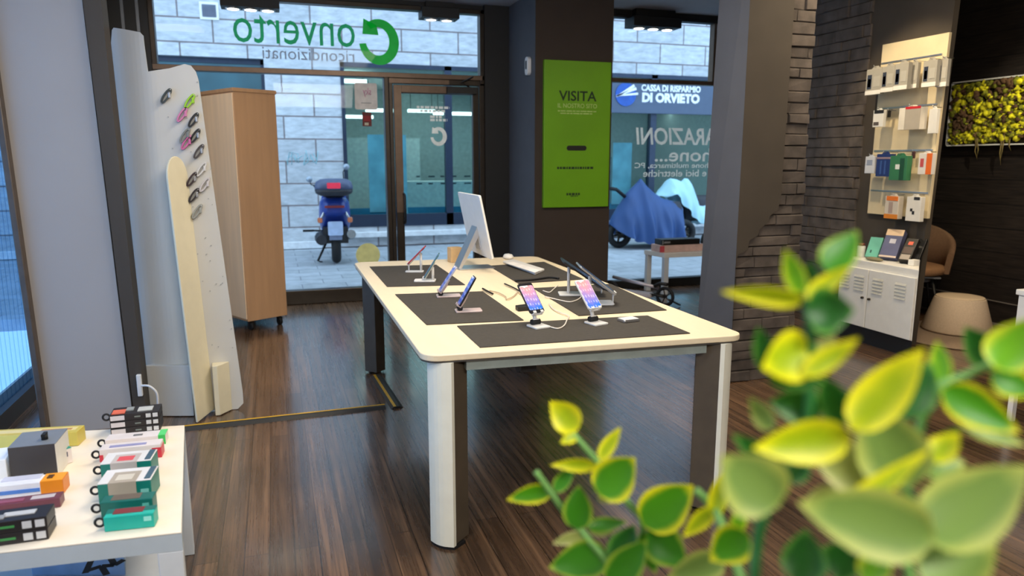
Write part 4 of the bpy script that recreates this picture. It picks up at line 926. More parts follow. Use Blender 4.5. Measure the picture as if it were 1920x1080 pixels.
# ================================================================== RIGHT SIDE: CABINET, PEGBOARD, SEATS
XC = 4.35
yn, yfar = atx(1721, 520, XC).y, atx(1578, 490, XC).y; cz0, cz1 = .13, .655
t = thing('white_cabinet', 'white metal cabinet with two louvred doors on a dark plinth', 'cabinet', (XC + .16, (yn + yfar) / 2, 0))
slant = lambda i, z: [(XC + .004 + i, yn + i * .9, z), (XC + .3, yn + .27, z), (XC + .3, yfar - i, z), (XC + .004 + i, yfar - i, z)]
bm = nb(); prism(bm, slant(0, cz0), (0, 0, cz1 - cz0)); obj('carcass', bm, M_white, t, bevel=.004)
bm = nb(); prism(bm, slant(.02, 0), (0, 0, cz0 - .0005)); obj('plinth', bm, M_black, t)
ymid = atx(1632, 508, XC).y
for (a, b) in ((yn + .006, ymid - .004), (ymid + .004, yfar - .006)):
    bm = nb(); box(bm, XC - .016, XC + .002, a, b, cz0 + .006, cz1 - .06); dd = obj('door', bm, M_white, t, bevel=.004)
    bm = nb()
    for cyv in (.28, .78):
        for k in range(5):
            yc = a + (b - a) * cyv; z = .53 - k * .026; prism(bm, [(XC - .0165, yc - .05, z), (XC - .024, yc - .05, z - .006), (XC - .0165, yc - .05, z + .01)], (0, .1, 0))
    obj('louvre', bm, pm('cream_louvre', (206, 204, 192), .5), dd)
    yk = b - .03 if b < ymid else a + .03
    bm = nb(); cyl(bm, (XC - .017, yk, .37), (XC - .034, yk, .37), .009, seg=14); obj('knob', bm, M_frame, dd)

XPg = 4.672
py0, py1 = atx(1780, 61, XPg).y, atx(1655, 82, XPg).y
t = thing('pegboard', 'tall cream pegboard panel with rows of metal hooks on the grey wall', 'pegboard', (XPg, (py0 + py1) / 2, 1.0))
pz1, pz0 = atx(1718, 72, XPg).z, atx(1670, 404, XPg).z
pa, pb = atx(1780, 61, XPg), atx(1739, 405, XPg)
bm = nb(); prism(bm, [(XPg, pb.y, pz0), (XPg, pa.y, pz1), (XPg, py1, pz1), (XPg, py1 + .01, pz0)], (XR - .001 - XPg, 0, 0)); obj('panel', bm, pm('cream_pegboard', (226, 208, 168), .6, var=.05, scale=8), t, bevel=.003)
rows = [atx(1700, y, XPg).z for y in (112, 200, 282, 360)]
for z in rows:
    bm = nb(); box(bm, XPg - .006, XPg, max(pa.y, pb.y) + .01, py1 - .01, z - .006, z + .006); obj('rail', bm, M_silver, t)
def hung(label, x0, x1, y0, y1, xo, dep, body, deco=(), extra=None):
    """product hung out from the board on a hook at distance xo"""
    X = XPg - xo; a, b = atx(x1, (y0 + y1) / 2, X), atx(x0, (y0 + y1) / 2, X); xm = (x0 + x1) / 2; zt, zb = atx(xm, y0, X).z, atx(xm, y1, X).z
    t = thing('hanging_product', label, 'product', (X, a.y, zb), 0, 'products hung on the pegboard')
    W, Hh = b.y - a.y, zt - zb; bm = nb(); box(bm, 0, dep, 0, W, 0, Hh * .9); o = obj('box', bm, cm(body), t, world=False, bevel=.002)
    bm = nb(); prism(bm, [(dep * .4, W * .2, Hh * .9), (dep * .4, W * .8, Hh * .9), (dep * .4, W * .65, Hh), (dep * .4, W * .35, Hh)], (.002, 0, 0)); obj('hang_tab', bm, cm(body), t, world=False)
    for (u0, u1, v0, v1, col) in deco:      # u from the left as seen
        bm = nb(); box(bm, -.002, .001, W * (1 - u1), W * (1 - u0), Hh * .9 * v0, Hh * .9 * v1); obj('print', bm, cm(col), t, world=False)
    hz = Hh * .97; bm = nb(); tube(bm, [(-.01, W / 2, hz + .012), (-.004, W / 2, hz - .002), (xo - .001, W / 2, hz - .002)], .0025, 6); obj('hook', bm, M_silver, t, world=False)
pd = lambda c=(206, 50, 80): [(.1, .38, .22, .78, (52, 58, 72)), (.14, .34, .3, .62, c), (.0, 1, .0, .16, (236, 232, 222)), (.5, .9, .3, .7, (178, 174, 162))]
g = (166, 161, 148)
hung('pale boxed product with red print, far left of the top row, beside the brick', 1624, 1652, 124, 177, .18, .04, g, pd())
hung('pale boxed product with red print, second from left in the top row', 1653, 1676, 119, 172, .18, .04, g, pd())
hung('pale boxed product with red print, third in the top row', 1677, 1702, 113, 168, .18, .04, g, pd())
hung('narrow pale product in the middle of the top row', 1704, 1720, 112, 165, .12, .03, g, pd((170, 80, 96)))
hung('pale boxed product with pink and blue print, right of the gap in the top row', 1730, 1756, 108, 162, .14, .035, g, pd((206, 90, 130)))
hung('pale boxed product at the right end of the top row', 1757, 1776, 106, 162, .1, .03, g, pd((200, 60, 100)))
hung('small white product with a black top at the left of the second row', 1637, 1656, 203, 238, .14, .03, (226, 224, 216), [(.1, 1, .8, 1, (36, 34, 34)), (.1, .6, .1, .3, (90, 80, 76))])
hung('small black connector hanging in the second row', 1664, 1668, 206, 220, .075, .015, (30, 28, 30))
hung('large white box with a red top edge in the second row', 1685, 1725, 197, 243, .13, .07, (226, 218, 202), [(.3, 1, .93, 1.04, (196, 40, 44)), (.3, 1, 0, .92, (176, 166, 150))])
hung('slim white box at the right end of the second row', 1741, 1756, 199, 250, .08, .03, (222, 220, 212))
hung('white box beside the dark blue one in the third row', 1622, 1639, 290, 325, .14, .03, (206, 210, 216), [(.2, .8, .5, .8, (150, 160, 180))])
hung('dark blue box in the third row', 1643, 1669, 284, 331, .14, .05, (36, 54, 110), [(.0, 1, .78, .86, (150, 130, 140)), (.3, .4, .1, .7, (60, 90, 150)), (.6, .7, .1, .7, (60, 90, 150))])
hung('green box with a white emblem in the third row', 1668, 1700, 287, 338, .14, .05, (54, 116, 78), [(.35, .6, .45, .65, (220, 226, 220)), (.6, .85, .0, .9, (30, 74, 50))])
hung('tiny dark connector hanging in the third row', 1709, 1714, 283, 297, .05, .015, (70, 40, 44))
hung('white and orange box at the right of the third row', 1722, 1747, 283, 327, .1, .04, (220, 214, 206), [(.6, 1, 0, 1, (226, 108, 34)), (.15, .4, .35, .75, (190, 80, 80))])
hung('orange topped clear bottle-shaped pack in the lowest row', 1659, 1684, 363, 410, .12, .05, (206, 196, 180), [(.1, .95, .8, 1, (226, 120, 40)), (0, 1, 0, .2, (214, 130, 40)), (.3, .6, .25, .75, (170, 150, 140))])
hung('white pack with black spots in the lowest row', 1699, 1726, 364, 415, .1, .04, (228, 224, 214), [(.3, .45, .4, .52, (30, 30, 30)), (.45, .6, .28, .42, (30, 30, 30)), (.5, .9, .88, 1, (50, 46, 44))])

# things standing on the cabinet
def lean_box(label, px, py, w, h, th, lean, cols, rz=R(-70), cat='box', X=4.5, group='goods on the white cabinet'):
    p = atx(px, py, X); t = thing('boxed_product', label, cat, (X, p.y, cz1 + .001), rz, group)
    L = lean_m(lean, (0, 0, th * math.sin(R(lean)) * 0 + .0))
    bm = nb(); box(bm, -w / 2, w / 2, 0, h, -th, 0); bm.transform(L); mnz = min(v.co.z for v in bm.verts)
    bm.transform(Matrix.Translation((0, 0, -mnz))); obj('box', bm, cm(cols[0]), t, world=False, bevel=.002)
    for (u0, u1, v0, v1, col) in cols[1:]:
        bm = nb(); box(bm, (u0 - .5) * w, (u1 - .5) * w, v0 * h, v1 * h, -.001, .0015); bm.transform(Matrix.Translation((0, 0, -mnz)) @ L); obj('print', bm, cm(col), t, world=False)
    return t
lean_box('turquoise box leaning back on the cabinet', 1634, 468, .10, .17, .03, 28, [(110, 186, 164), (.3, .42, .2, .34, (50, 90, 84))], X=4.5)
lean_box('violet-blue box with a cream top edge, tallest on the cabinet', 1664, 470, .13, .24, .06, 30, [(94, 98, 130), (0, 1, .78, 1, (226, 196, 160)), (.35, .7, .5, .66, (196, 196, 206)), (0, 1, 0, .06, (214, 196, 180))], X=4.5)
lean_box('black card terminal with an orange button, at the right of the cabinet', 1695, 478, .085, .2, .05, 40, [(30, 28, 28), (.3, .7, .7, .85, (220, 96, 70)), (.1, .9, .3, .6, (80, 64, 60)), (.1, .9, .03, .25, (160, 150, 140))], cat='terminal', X=4.48)
lean_box('thin black stand behind the card terminal', 1717, 474, .05, .2, .03, 35, [(22, 22, 22), (.2, .8, .1, .3, (50, 50, 52))], X=4.6)
p = atx(1640, 478, 4.42); bm = nb(); lathe(bm, [(.03, 0), (.05, .008), (.05, .018), (.03, .026)], (0, 0, 0), 24); bm.transform(Matrix.Translation((4.42, p.y, cz1 + .001)) @ Matrix.Diagonal((.7, 1.6, 1, 1)))
tag(obj('cable_coil', bm, pm('coil_olive', (130, 122, 92), .6)), 'pale coiled cable lying on the front of the cabinet', 'cable')
p = atx(1716, 478, 4.5); bm = nb(); box(bm, 4.47, 4.53, p.y - .02, p.y + .03, cz1 + .001, cz1 + .045); bmx = obj('small_white_box', bm, M_white, bevel=.003); tag(bmx, 'small white box at the right end of the cabinet top', 'box')
p = atx(1616, 450, 4.5); t = thing('small_canister', 'small white and red canister at the left of the cabinet top', 'canister', (4.5, p.y, cz1 + .001))
bm = nb(); lathe(bm, [(.03, 0), (.032, .004), (.032, .085), (.026, .09)], (0, 0, 0), 24); obj('body', bm, cm((206, 206, 200)), t, world=False)
bm = nb(); lathe(bm, [(.027, .091), (.027, .108), (.02, .11)], (0, 0, 0), 20); obj('cap', bm, cm((110, 50, 44)), t, world=False)

# pouf on a round mat
M_pouf = pm('beige_felt', (206, 184, 156), .9, var=.06, scale=90)
c = atz(1793, 622); c.z = 0
bm = nb(); lathe(bm, [(.52, 0), (.525, .006), (.52, .012), (.0001, .012)], tuple(atz(1797, 630)), 64); tag(obj('round_mat', bm, pm('taupe_rug', (142, 122, 102), .95, var=.12, scale=120), None), 'round taupe mat under the beige pouf', 'mat')
t = thing('pouf', 'beige felt pouf shaped like a cut-off cone', 'pouf', (c.x, c.y, .0125))
bm = nb(); lathe(bm, [(.24, .002), (.262, .006), (.266, .02), (.19, .275), (.182, .288)], (0, 0, 0), 48); obj('side', bm, M_pouf, t, world=False)
bm = nb(); lathe(bm, [(.182, .288), (.176, .294), (.1, .299), (.0001, .30)], (0, 0, 0), 48); obj('seat', bm, pm('pale_beige_felt', (222, 198, 164), .9, var=.05, scale=90), t, world=False)

# tub chair
c = Vector((5.56, 5.1, 0)); t = thing('tub_chair', 'brown tub armchair with a rounded back, half hidden by the cabinet', 'chair', tuple(c), R(-38))
M_tan = pm('brown_tan_fabric', (128, 98, 72), .85, var=.08, scale=60)
bm = nb(); prof = []
outer, inner = [], []
for i in range(25):
    a = R(-25 + 230 * i / 24); k = max(0, math.sin(R(180 * i / 24))); top = .60 + .24 * k ** .8
    outer.append([(.30 * math.cos(a), .29 * math.sin(a), .42), (.325 * math.cos(a), .315 * math.sin(a), top), (.30 * math.cos(a), .29 * math.sin(a), top + .012), (.275 * math.cos(a), .265 * math.sin(a), top), (.25 * math.cos(a), .24 * math.sin(a), .42)])
loft(bm, outer); obj('backrest', bm, M_tan, t, world=False)
bm = nb(); lathe(bm, [(.2, .40), (.255, .415), (.262, .455), (.25, .485), (.18, .50), (.0001, .503)], (0, -.01, 0), 36); obj('seat', bm, pm('tan_seat_fabric', (164, 122, 84), .85, var=.08, scale=60), t, world=False)
bm = nb(); cyl(bm, (0, 0, .34), (0, 0, .40), .16, seg=24); box(bm, -.2, .2, -.2, .2, .385, .399); obj('under_frame', bm, pm('grey_frame', (110, 112, 116), .5), t, world=False)
for (x, y) in ((-.2, -.2), (.2, -.2), (-.2, .2), (.2, .2)):
    bm = nb(); tube(bm, [(x * .7, y * .7, .385), (x * 1.1, y * 1.1, .0)], [.014, .01], 10); obj('leg', bm, M_black, t, world=False)

# moss picture
XM = 5.99
ya, yb_ = atx(1783, 272, XM).y, 3.6; zb, zt = atx(1850, 273, XM).z, atx(1797, 155, XM).z
t = thing('moss_picture', 'framed panel of yellow-green moss with trailing roots on the dark wall', 'picture', (XM, (ya + yb_) / 2, zb))
bm = nb(); e = .012
for q in ((ya - e, ya, zb, zt), (yb_, yb_ + e, zb, zt), (yb_, ya, zb, zb + e), (yb_, ya, zt - e, zt)): box(bm, XM - .07, XM - .001, *q)
obj('frame', bm, M_white, t)
bm = nb(); box(bm, XM - .03, XM - .002, yb_ + e, ya - e, zb + e, zt - e); obj('back_panel', bm, pm('dark_moss_base', (46, 38, 20), .9), t)
M_moss = pm('yellow_moss', (214, 206, 28), .9, var=.5, scale=16); M_moss2 = pm('olive_moss', (120, 122, 26), .9, var=.5, scale=16); M_moss3 = pm('brown_moss', (92, 66, 40), .9, var=.4, scale=16)
bm = nb(); r = random.Random(11)
for k in range(1500):
    y, z = r.uniform(yb_ + .03, ya - .03), r.uniform(zb + .03, zt - .03); mi = 0 if r.random() < .5 else (1 if r.random() < .65 else 2)
    if math.sin(y * 9) * math.sin(z * 11 + 1) > .45: mi = 2 if r.random() < .7 else 1
    s = r.uniform(.012, .034); d0 = bmesh.ops.create_icosphere(bm, subdivisions=1, radius=s)
    for v in d0['verts']: v.co = v.co * r.uniform(.7, 1.25) + Vector((XM - .045 - r.uniform(0, .035), y, z))
    for f in {f for v in d0['verts'] for f in v.link_faces}: f.material_index = mi; f.smooth = True
mo = obj('moss', bm, [M_moss, M_moss2, M_moss3], t); mo['kind'] = 'stuff'
for (px, L) in ((1833, .16), (1836, .14), (1881, .2), (1884, .16), (1895, .08), (1830, .1)):
    bm = nb(); p = atx(px, 265, XM - .06); tube(bm, [p + Vector((-.01, r.uniform(-.01, .01), .08)), p + Vector((-.015, r.uniform(-.01, .01), 0)), p + Vector((-.01, r.uniform(-.015, .015), -L * .5)), p + Vector((0, r.uniform(-.02, .02), -L))], [.006, .007, .005, .001], 6)
    obj('hanging_root', bm, pm('dry_root', (122, 106, 60), .9), t)

# white desk at the right edge
ft = atz(1875, 742); dz = .74; p = atz(1905, 542, dz)
dx, dy = p.x, p.y
t = thing('white_desk', 'white desk cut off by the right edge of the photo', 'desk', (dx + .4, dy - .5, 0))
bm = nb(); box(bm, dx, dx + .8, dy - 1.1, dy, dz - .03, dz); obj('desk_top', bm, M_white, t, bevel=.004)
bm = nb(); box(bm, dx + .01, dx + .79, dy - 1.09, dy - .012, dz - .25, dz - .03); obj('drawer_case', bm, M_white, t, bevel=.003)
bm = nb(); box(bm, dx + .003, dx + .01, dy - 1.0, dy - .06, dz - .045, dz - .035); obj('drawer_gap', bm, M_black, t)
for (x, y) in ((dx + .02, dy - .05), (dx + .75, dy - .05), (dx + .02, dy - 1.08), (dx + .75, dy - 1.08)):
    bm = nb(); box(bm, x, x + .03, y, y + .03, 0, dz - .25); obj('leg', bm, M_white, t)
t = thing('boxed_product', 'dark box with an orange corner on the white desk', 'box', (dx + .14, dy - .1, dz + .001))
bm = nb(); prism(bm, [(-.05, -.06, 0), (.12, -.06, 0), (.12, -.06, .13), (.0, -.06, .09)], (0, .12, 0)); obj('box', bm, cm((58, 52, 54)), t, world=False, bevel=.002)
bm = nb(); box(bm, .0, .1, -.064, -.061, .005, .06); box(bm, -.045, -.005, -.05, .05, .0, .001); obj('orange_panel', bm, cm((226, 84, 44)), t, world=False)

# ================================================================== BY THE RIGHT-HAND WINDOW
kz = .45
t = thing('side_table', 'small white square table by the right-hand window', 'table', (4.35, 6.86, 0))
q = [Vector((3.86, 7.08, 0)), Vector((3.92, 6.74, 0)), Vector((4.92, 6.72, 0)), Vector((4.92, 7.08, 0))]
bm = nb(); prism(bm, [p + Vector((0, 0, kz - .05)) for p in q], (0, 0, .05)); obj('table_top', bm, M_white, t, bevel=.003)
for (x, y) in ((3.87, 7.02), (3.925, 6.745), (4.86, 6.73), (4.86, 7.02)):
    bm = nb(); box(bm, x, x + .055, y, y + .055, 0, kz - .0505); obj('leg', bm, M_lw, t, bevel=.002)
bm = nb(); box(bm, 3.9, 4.45, 6.8, 7.0, kz + .001, kz + .075); t = thing('flat_carton', 'flat pale pink carton lying on the small window table', 'box', (4.2, 6.9, kz + .001))
obj('carton', bm, pm('pale_pink_card', (226, 190, 176), .6), t, bevel=.003)
bm = nb(); box(bm, 3.895, 3.95, 6.798, 6.802, kz + .004, kz + .07); obj('red_end', bm, pm('red_card', (206, 80, 90), .6), t)
t = thing('black_case', 'long black carton on top of the pale pink carton', 'box', (4.2, 6.9, kz + .076)); bm = nb(); box(bm, 3.93, 4.4, 6.82, 6.98, kz + .076, kz + .135); obj('carton', bm, M_black, t, bevel=.003)
bm = nb(); box(bm, 3.955, 4.03, 6.817, 6.8205, kz + .095, kz + .115); box(bm, 3.935, 3.945, 6.817, 6.8205, kz + .085, kz + .125); obj('pale_print', bm, pm('grey_card_print', (150, 150, 150), .6), t)
t = thing('shoulder_bag', 'black bag standing on the window table beside the grey pier', 'bag', (4.52, 6.86, kz + .001))
bm = nb(); loft(bm, [[(4.52 + .07 * k * math.cos(a), 6.86 + .1 * k * math.sin(a), kz + .001 + z) for a in [2 * PI * i / 16 for i in range(16)]] for k, z in ((.9, 0), (1.0, .03), (.95, .1), (.8, .16), (.6, .18))]); obj('body', bm, M_rubber, t)
bm = nb(); torus(bm, (4.52, 6.86, kz + .18), .045, .008, (0, 1, 0), 20, 8); obj('handle', bm, M_rubber, t)

# folded kick scooter
wc = atz(1247, 556, .1); t = thing('kick_scooter', 'folded kick scooter with a black wheel lying beside the table under the window', 'scooter', (wc.x, wc.y, 0))
fx = atz(1160, 545, .1); d = (fx - wc); d.z = 0; L = d.length; d.normalize(); n = Vector((-d.y, d.x, 0))
def wheel(c, ax, r, tw, parent, spokes=5, name='wheel'):
    bm = nb(); torus(bm, c, r - tw, tw, ax, 32, 10); w = obj(name, bm, M_rubber, parent)
    u, v = frame_of(Vector(ax)); bm = nb()
    for k in range(spokes):
        a = 2 * PI * k / spokes; e = u * math.cos(a) + v * math.sin(a); tube(bm, [Vector(c) + e * r * .15, Vector(c) + e * (r - tw * 1.3)], tw * .35, 6)
    cyl(bm, Vector(c) - Vector(ax) * tw * .8, Vector(c) + Vector(ax) * tw * .8, r * .18, seg=14); obj('rim', bm, M_frame, w)
    return w
ax = tuple(n); wheel(tuple(wc), ax, .1, .017, t); wheel(tuple(wc + d * (L + .1)), ax, .1, .017, t)
bm = nb(); a = wc + d * .13 + Vector((0, 0, -.02)); b = wc + d * (L - .02) + Vector((0, 0, -.02)); prism(bm, [a - n * .06, b - n * .06, b + n * .06, a + n * .06], (0, 0, .035)); obj('deck', bm, pm('pale_grip_deck', (186, 180, 184), .6), t, bevel=.006)
bm = nb()
for s in (-.028, .028): tube(bm, [wc + n * s, wc + n * s + d * .15 + Vector((0, 0, .01))], .012, 8)
tube(bm, [wc + d * .12 + Vector((0, 0, .09)), wc + d * .06 + Vector((0, 0, .125)), wc - d * .02 + Vector((0, 0, .122))], .018, 8); obj('fork', bm, M_black, t)
bm = nb(); tube(bm, [wc + d * .1 + Vector((0, 0, .07)) - n * .05, wc + d * (L + .1) + Vector((0, 0, .13)) - n * .05], .018, 10); obj('folded_stem', bm, pm('light_steel', (196, 190, 196), .35, .6), t)
bm = nb(); tube(bm, [wc - d * .02 - n * .03 + Vector((0, 0, -.03)), wc - d * .12 - n * .10 + Vector((0, 0, -.088))], .009, 8); obj('side_stand', bm, M_black, t)

# ================================================================== IN THE STREET
sc = atz(632, 497, 0); GZ = -.0095
M_blue = pm('scooter_blue', (28, 56, 140), .3); M_dkp = pm('dark_plastic', (36, 38, 46), .5); M_case = pm('slate_case', (72, 82, 112), .4)
t = thing('motor_scooter', 'blue motor scooter with a top case parked in the street, seen from behind', 'scooter', (sc.x, sc.y, GZ), R(-4))
LO = lambda bm: None
def so(name, bm, m, parent=None, **k): return obj(name, bm, m, parent or t, world=False, **k)
for nm, y in (('rear_wheel', 0.0), ('front_wheel', 1.28)):
    bm = nb(); torus(bm, (0, y + .26, .27), .2, .066, (1, 0, 0), 36, 12); w = so(nm, bm, M_rubber)
    bm = nb(); cyl(bm, (-.04, y + .26, .27), (.04, y + .26, .27), .15, seg=24); so('rim', bm, M_silver, w)
bm = nb(); loft(bm, [[(x, y, z) for x, y in ((-.085, -.03), (.085, -.03), (.085, .02), (-.085, .02))] for z in (.36, .44)] , smooth=False); so('mudguard', bm, pm('grey_mudguard', (120, 132, 160), .5))
bm = nb(); prism(bm, [(x, -.055, .52 + z) for x, z in rpoly(.2, .19, .02)], (0, .012, 0)); so('licence_plate', bm, pm('plate_blue_white', (176, 194, 226), .5))
def ring(y, w, z0, z1, n=16, e=.6): return [((w * (abs(math.cos(a)) ** e) * (1 if math.cos(a) > 0 else -1)), y, (z0 + z1) / 2 + (z1 - z0) / 2 * (abs(math.sin(a)) ** e) * (1 if math.sin(a) > 0 else -1)) for a in [2 * PI * i / n for i in range(n)]]
bm = nb(); loft(bm, [ring(-.05, .1, .74, .86), ring(.05, .17, .66, .93), ring(.25, .21, .55, .95), ring(.5, .22, .4, .93), ring(.8, .2, .32, .78), ring(.95, .19, .3, .6)]); so('tail_body', bm, M_blue)
bm = nb(); loft(bm, [ring(.95, .17, .3, .4), ring(1.1, .2, .3, 1.0), ring(1.22, .17, .45, 1.05), ring(1.3, .08, .6, .95)]); so('leg_shield', bm, M_blue)
bm = nb(); box(bm, -.15, .15, .6, 1.1, .28, .34); so('footboard', bm, M_dkp, bevel=.01)
bm = nb(); loft(bm, [ring(.1, .12, .93, .98), ring(.3, .16, .93, 1.02), ring(.7, .15, .88, .96), ring(.8, .08, .86, .92)]); so('seat', bm, M_rubber)
tc_ = bm = nb(); loft(bm, [[(x * k, -.05 + y * k, z) for x, y in rpoly(.5, .4, .12)] for k, z in ((.7, .965), (.95, 1.0), (1.0, 1.05))]); tcase = so('top_case', bm, M_dkp)
bm = nb(); loft(bm, [[(x * k, -.05 + y * k, z) for x, y in rpoly(.5, .4, .12)] for k, z in ((1.0, 1.053), (1.0, 1.09), (.93, 1.15), (.7, 1.185), (.3, 1.195))]); so('lid', bm, M_case, tcase)
bm = nb(); loft(bm, [[(x, -.262 + dy, 1.105 + z) for x, z in rpoly(w_, .075, .012)] for dy, w_ in ((0, .17), (.1, .2))]); so('reflector', bm, pm('red_reflector', (232, 50, 80), .3, emit=.25), tcase)
bm = nb(); box(bm, -.13, .13, -.07, -.03, .8, .83); so('tail_light', bm, pm('dark_red_lamp', (140, 44, 52), .3))
for s in (-1, 1):
    bm = nb(); loft(bm, [ring(-.04, .03, .60, .66), ring(.02, .035, .59, .67)]); bm.transform(Matrix.Translation((s * .2, 0, 0))); so('indicator', bm, pm('orange_lamp', (206, 120, 84), .3))
    bm = nb(); tube(bm, [(s * .2, .0, .63), (s * .12, .06, .78)], .016, 8); so('indicator_stalk', bm, M_silver)
bm = nb(); tube(bm, [(-.28, 1.02, 1.06), (0, 1.1, 1.02), (.28, 1.02, 1.06)], .018, 8); so('handlebar', bm, M_rubber)
for (x0, x1, zt) in ((-.24, -.34, 1.16), (.16, .2, 1.34)):
    bm = nb(); tube(bm, [(x0, 1.03, 1.06), ((x0 + x1) / 2 - .03, 1.03, zt - .08), (x1, 1.0, zt)], .008, 6)
    mr = so('mirror', bm, M_rubber); bm = nb(); lathe(bm, [(.0001, -.01), (.042, -.008), (.046, 0), (.042, .012), (.0001, .02)], (x1, .99, zt), 20, 0, Matrix.Rotation(R(90), 4, 'X')); so('mirror_glass', bm, pm('grey_mirror', (150, 160, 172), .3, .4), mr)
bm = nb(); tube(bm, [(.2, .62, .34), (.2, .45, .36), (.21, .1, .42), (.21, -.08, .44)], [.03, .05, .065, .06], 14); so('exhaust', bm, pm('dull_grey_metal', (120, 128, 140), .35, .7))
bm = nb(); tube(bm, [(-.19, -.02, .36), (-.19, .3, .36), (-.18, .6, .36)], [.07, .1, .08], 12); box(bm, -.17, .17, .1, .5, .3, .52); so('engine', bm, M_dkp)
bm = nb(); box(bm, -.45, -.3, .5, .53, .43, .46); tube(bm, [(-.3, .515, .445), (-.15, .5, .44)], .014, 6); so('foot_peg', bm, M_rubber)
bm = nb(); tube(bm, [(-.1, .5, .34), (-.26, .42, .02), (-.2, .42, .0)], .016, 8); so('kick_stand', bm, M_rubber)

def cover_mesh(top, bot, Yc, wd, seed, fold=.05):
    """draped sheet over a ridge; top and bot are outlines (x, z) along its length"""
    def it(pts, x):
        for (a, za), (b, zb_) in zip(pts, pts[1:]):
            if x <= b: return za + (zb_ - za) * max(0, (x - a)) / max(1e-6, b - a)
        return pts[-1][1]
    x0, x1 = max(top[0][0], bot[0][0]), min(top[-1][0], bot[-1][0]); NU, NV = 64, 22; r = random.Random(seed); ph = [r.uniform(0, 6) for _ in range(5)]
    bm = nb(); rows_ = []
    for i in range(NU + 1):
        u = i / NU; x = x0 + (x1 - x0) * u; zt, zb_ = it(top, x), it(bot, x); endk = max(0.0, min(1, min(u, 1 - u) * 7)) ** .6; row = []
        for j in range(NV + 1):
            v = j / NV * 2 - 1; s = abs(v); side = -1 if v < 0 else 1
            z = zt + (zb_ - zt) * (s ** 1.35); y = wd * endk * (1 - (1 - s) ** 2.2) * (.8 + .35 * s)
            f = fold * s * (math.sin(u * 26 + ph[0] + s * 2.2) + .7 * math.sin(u * 45 + ph[1] - s * 3) + .5 * math.sin((u * 12 - s * 7) + ph[2]) ) * (.25 + .75 * endk)
            row.append(bm.verts.new((x + .3 * f * math.sin(ph[3] + s * 4), Yc + side * (y + f * .8), z + .012 * math.sin(u * 50 + ph[4]) * s)))
        rows_.append(row)
    for i in range(NU):
        for j in range(NV):
            f = bm.faces.new((rows_[i][j], rows_[i][j + 1], rows_[i + 1][j + 1], rows_[i + 1][j])); f.smooth = True
    return bm
def oz(px, Y): return [(aty(x, y, Y).x, aty(x, y, Y).z) for x, y in px]
YA = 10.75
top = oz([(1143, 418), (1150, 402), (1158, 390), (1166, 376), (1176, 360), (1186, 350), (1194, 342), (1201, 334), (1206, 340), (1214, 350), (1226, 361), (1240, 371), (1258, 376), (1274, 380), (1281, 392)], YA)
bot = oz([(1143, 420), (1150, 432), (1162, 441), (1180, 449), (1200, 453), (1226, 450), (1250, 450), (1281, 447)], YA)
t = thing('covered_motorbike', 'parked motorbike under a dark blue tarpaulin in the street', 'motorbike', ((top[0][0] + top[-1][0]) / 2, YA, GZ))
so_ = obj('tarpaulin', cover_mesh(top, bot, YA, .33, 3), pm('royal_blue_tarp', (36, 70, 122), .55, var=.12, scale=3), t)
w1c = aty(1161, 440, YA); r_ = w1c.z - GZ
wheel((w1c.x, YA, GZ + r_), (0, 1, 0), r_, .055, t); wheel((w1c.x + 1.22, YA, GZ + r_), (0, 1, 0), r_, .055, t)
bm = nb(); loft(bm, [[(w1c.x + dx_, YA + .12 * math.cos(a), .55 + .2 * math.sin(a)) for a in [2 * PI * i / 10 for i in range(10)]] for dx_ in (.25, .6, 1.1)]); tube(bm, [(w1c.x, YA - .1, r_), (w1c.x + .3, YA - .08, .75)], .03, 8); tube(bm, [(w1c.x, YA + .1, r_), (w1c.x + .3, YA + .08, .75)], .03, 8); obj('body', bm, M_dkp, t)
bm = nb(); hx = aty(1150, 355, YA); tube(bm, [(hx.x - .12, YA - .1, hx.z + .02), (hx.x + .03, YA - .05, hx.z), (hx.x + .25, YA, hx.z - .15)], .03, 8); obj('mirror_arm', bm, M_rubber, t)
YA2 = 11.35
top = oz([(1230, 368), (1240, 357), (1248, 346), (1256, 334), (1268, 336), (1277, 340), (1283, 334), (1290, 335), (1296, 344), (1301, 362), (1304, 379), (1314, 379), (1324, 376), (1345, 372)], YA2)
bot = oz([(1230, 369), (1242, 366), (1254, 362), (1264, 376), (1276, 394), (1288, 408), (1300, 417), (1318, 422), (1345, 424)], YA2)
t = thing('covered_motorbike', 'second motorbike behind, under a pale ice blue sheet', 'motorbike', ((top[0][0] + top[-1][0]) / 2, YA2, GZ))
obj('sheet', cover_mesh(top, bot, YA2, .26, 8, .035), pm('ice_blue_sheet', (172, 214, 226), .6, var=.1, scale=3), t)
bx_ = aty(1270, 440, YA2).x
for dx_ in (0, 1.15): wheel((bx_ + dx_, YA2, GZ + .28), (0, 1, 0), .28, .05, t)
bm = nb(); loft(bm, [[(bx_ + dx_, YA2 + .12 * math.cos(a), .58 + .24 * math.sin(a)) for a in [2 * PI * i / 10 for i in range(10)]] for dx_ in (.1, .5, 1.1)]); tube(bm, [(bx_, YA2, .3), (bx_ + .2, YA2, .9)], .04, 8); obj('body', bm, M_dkp, t)

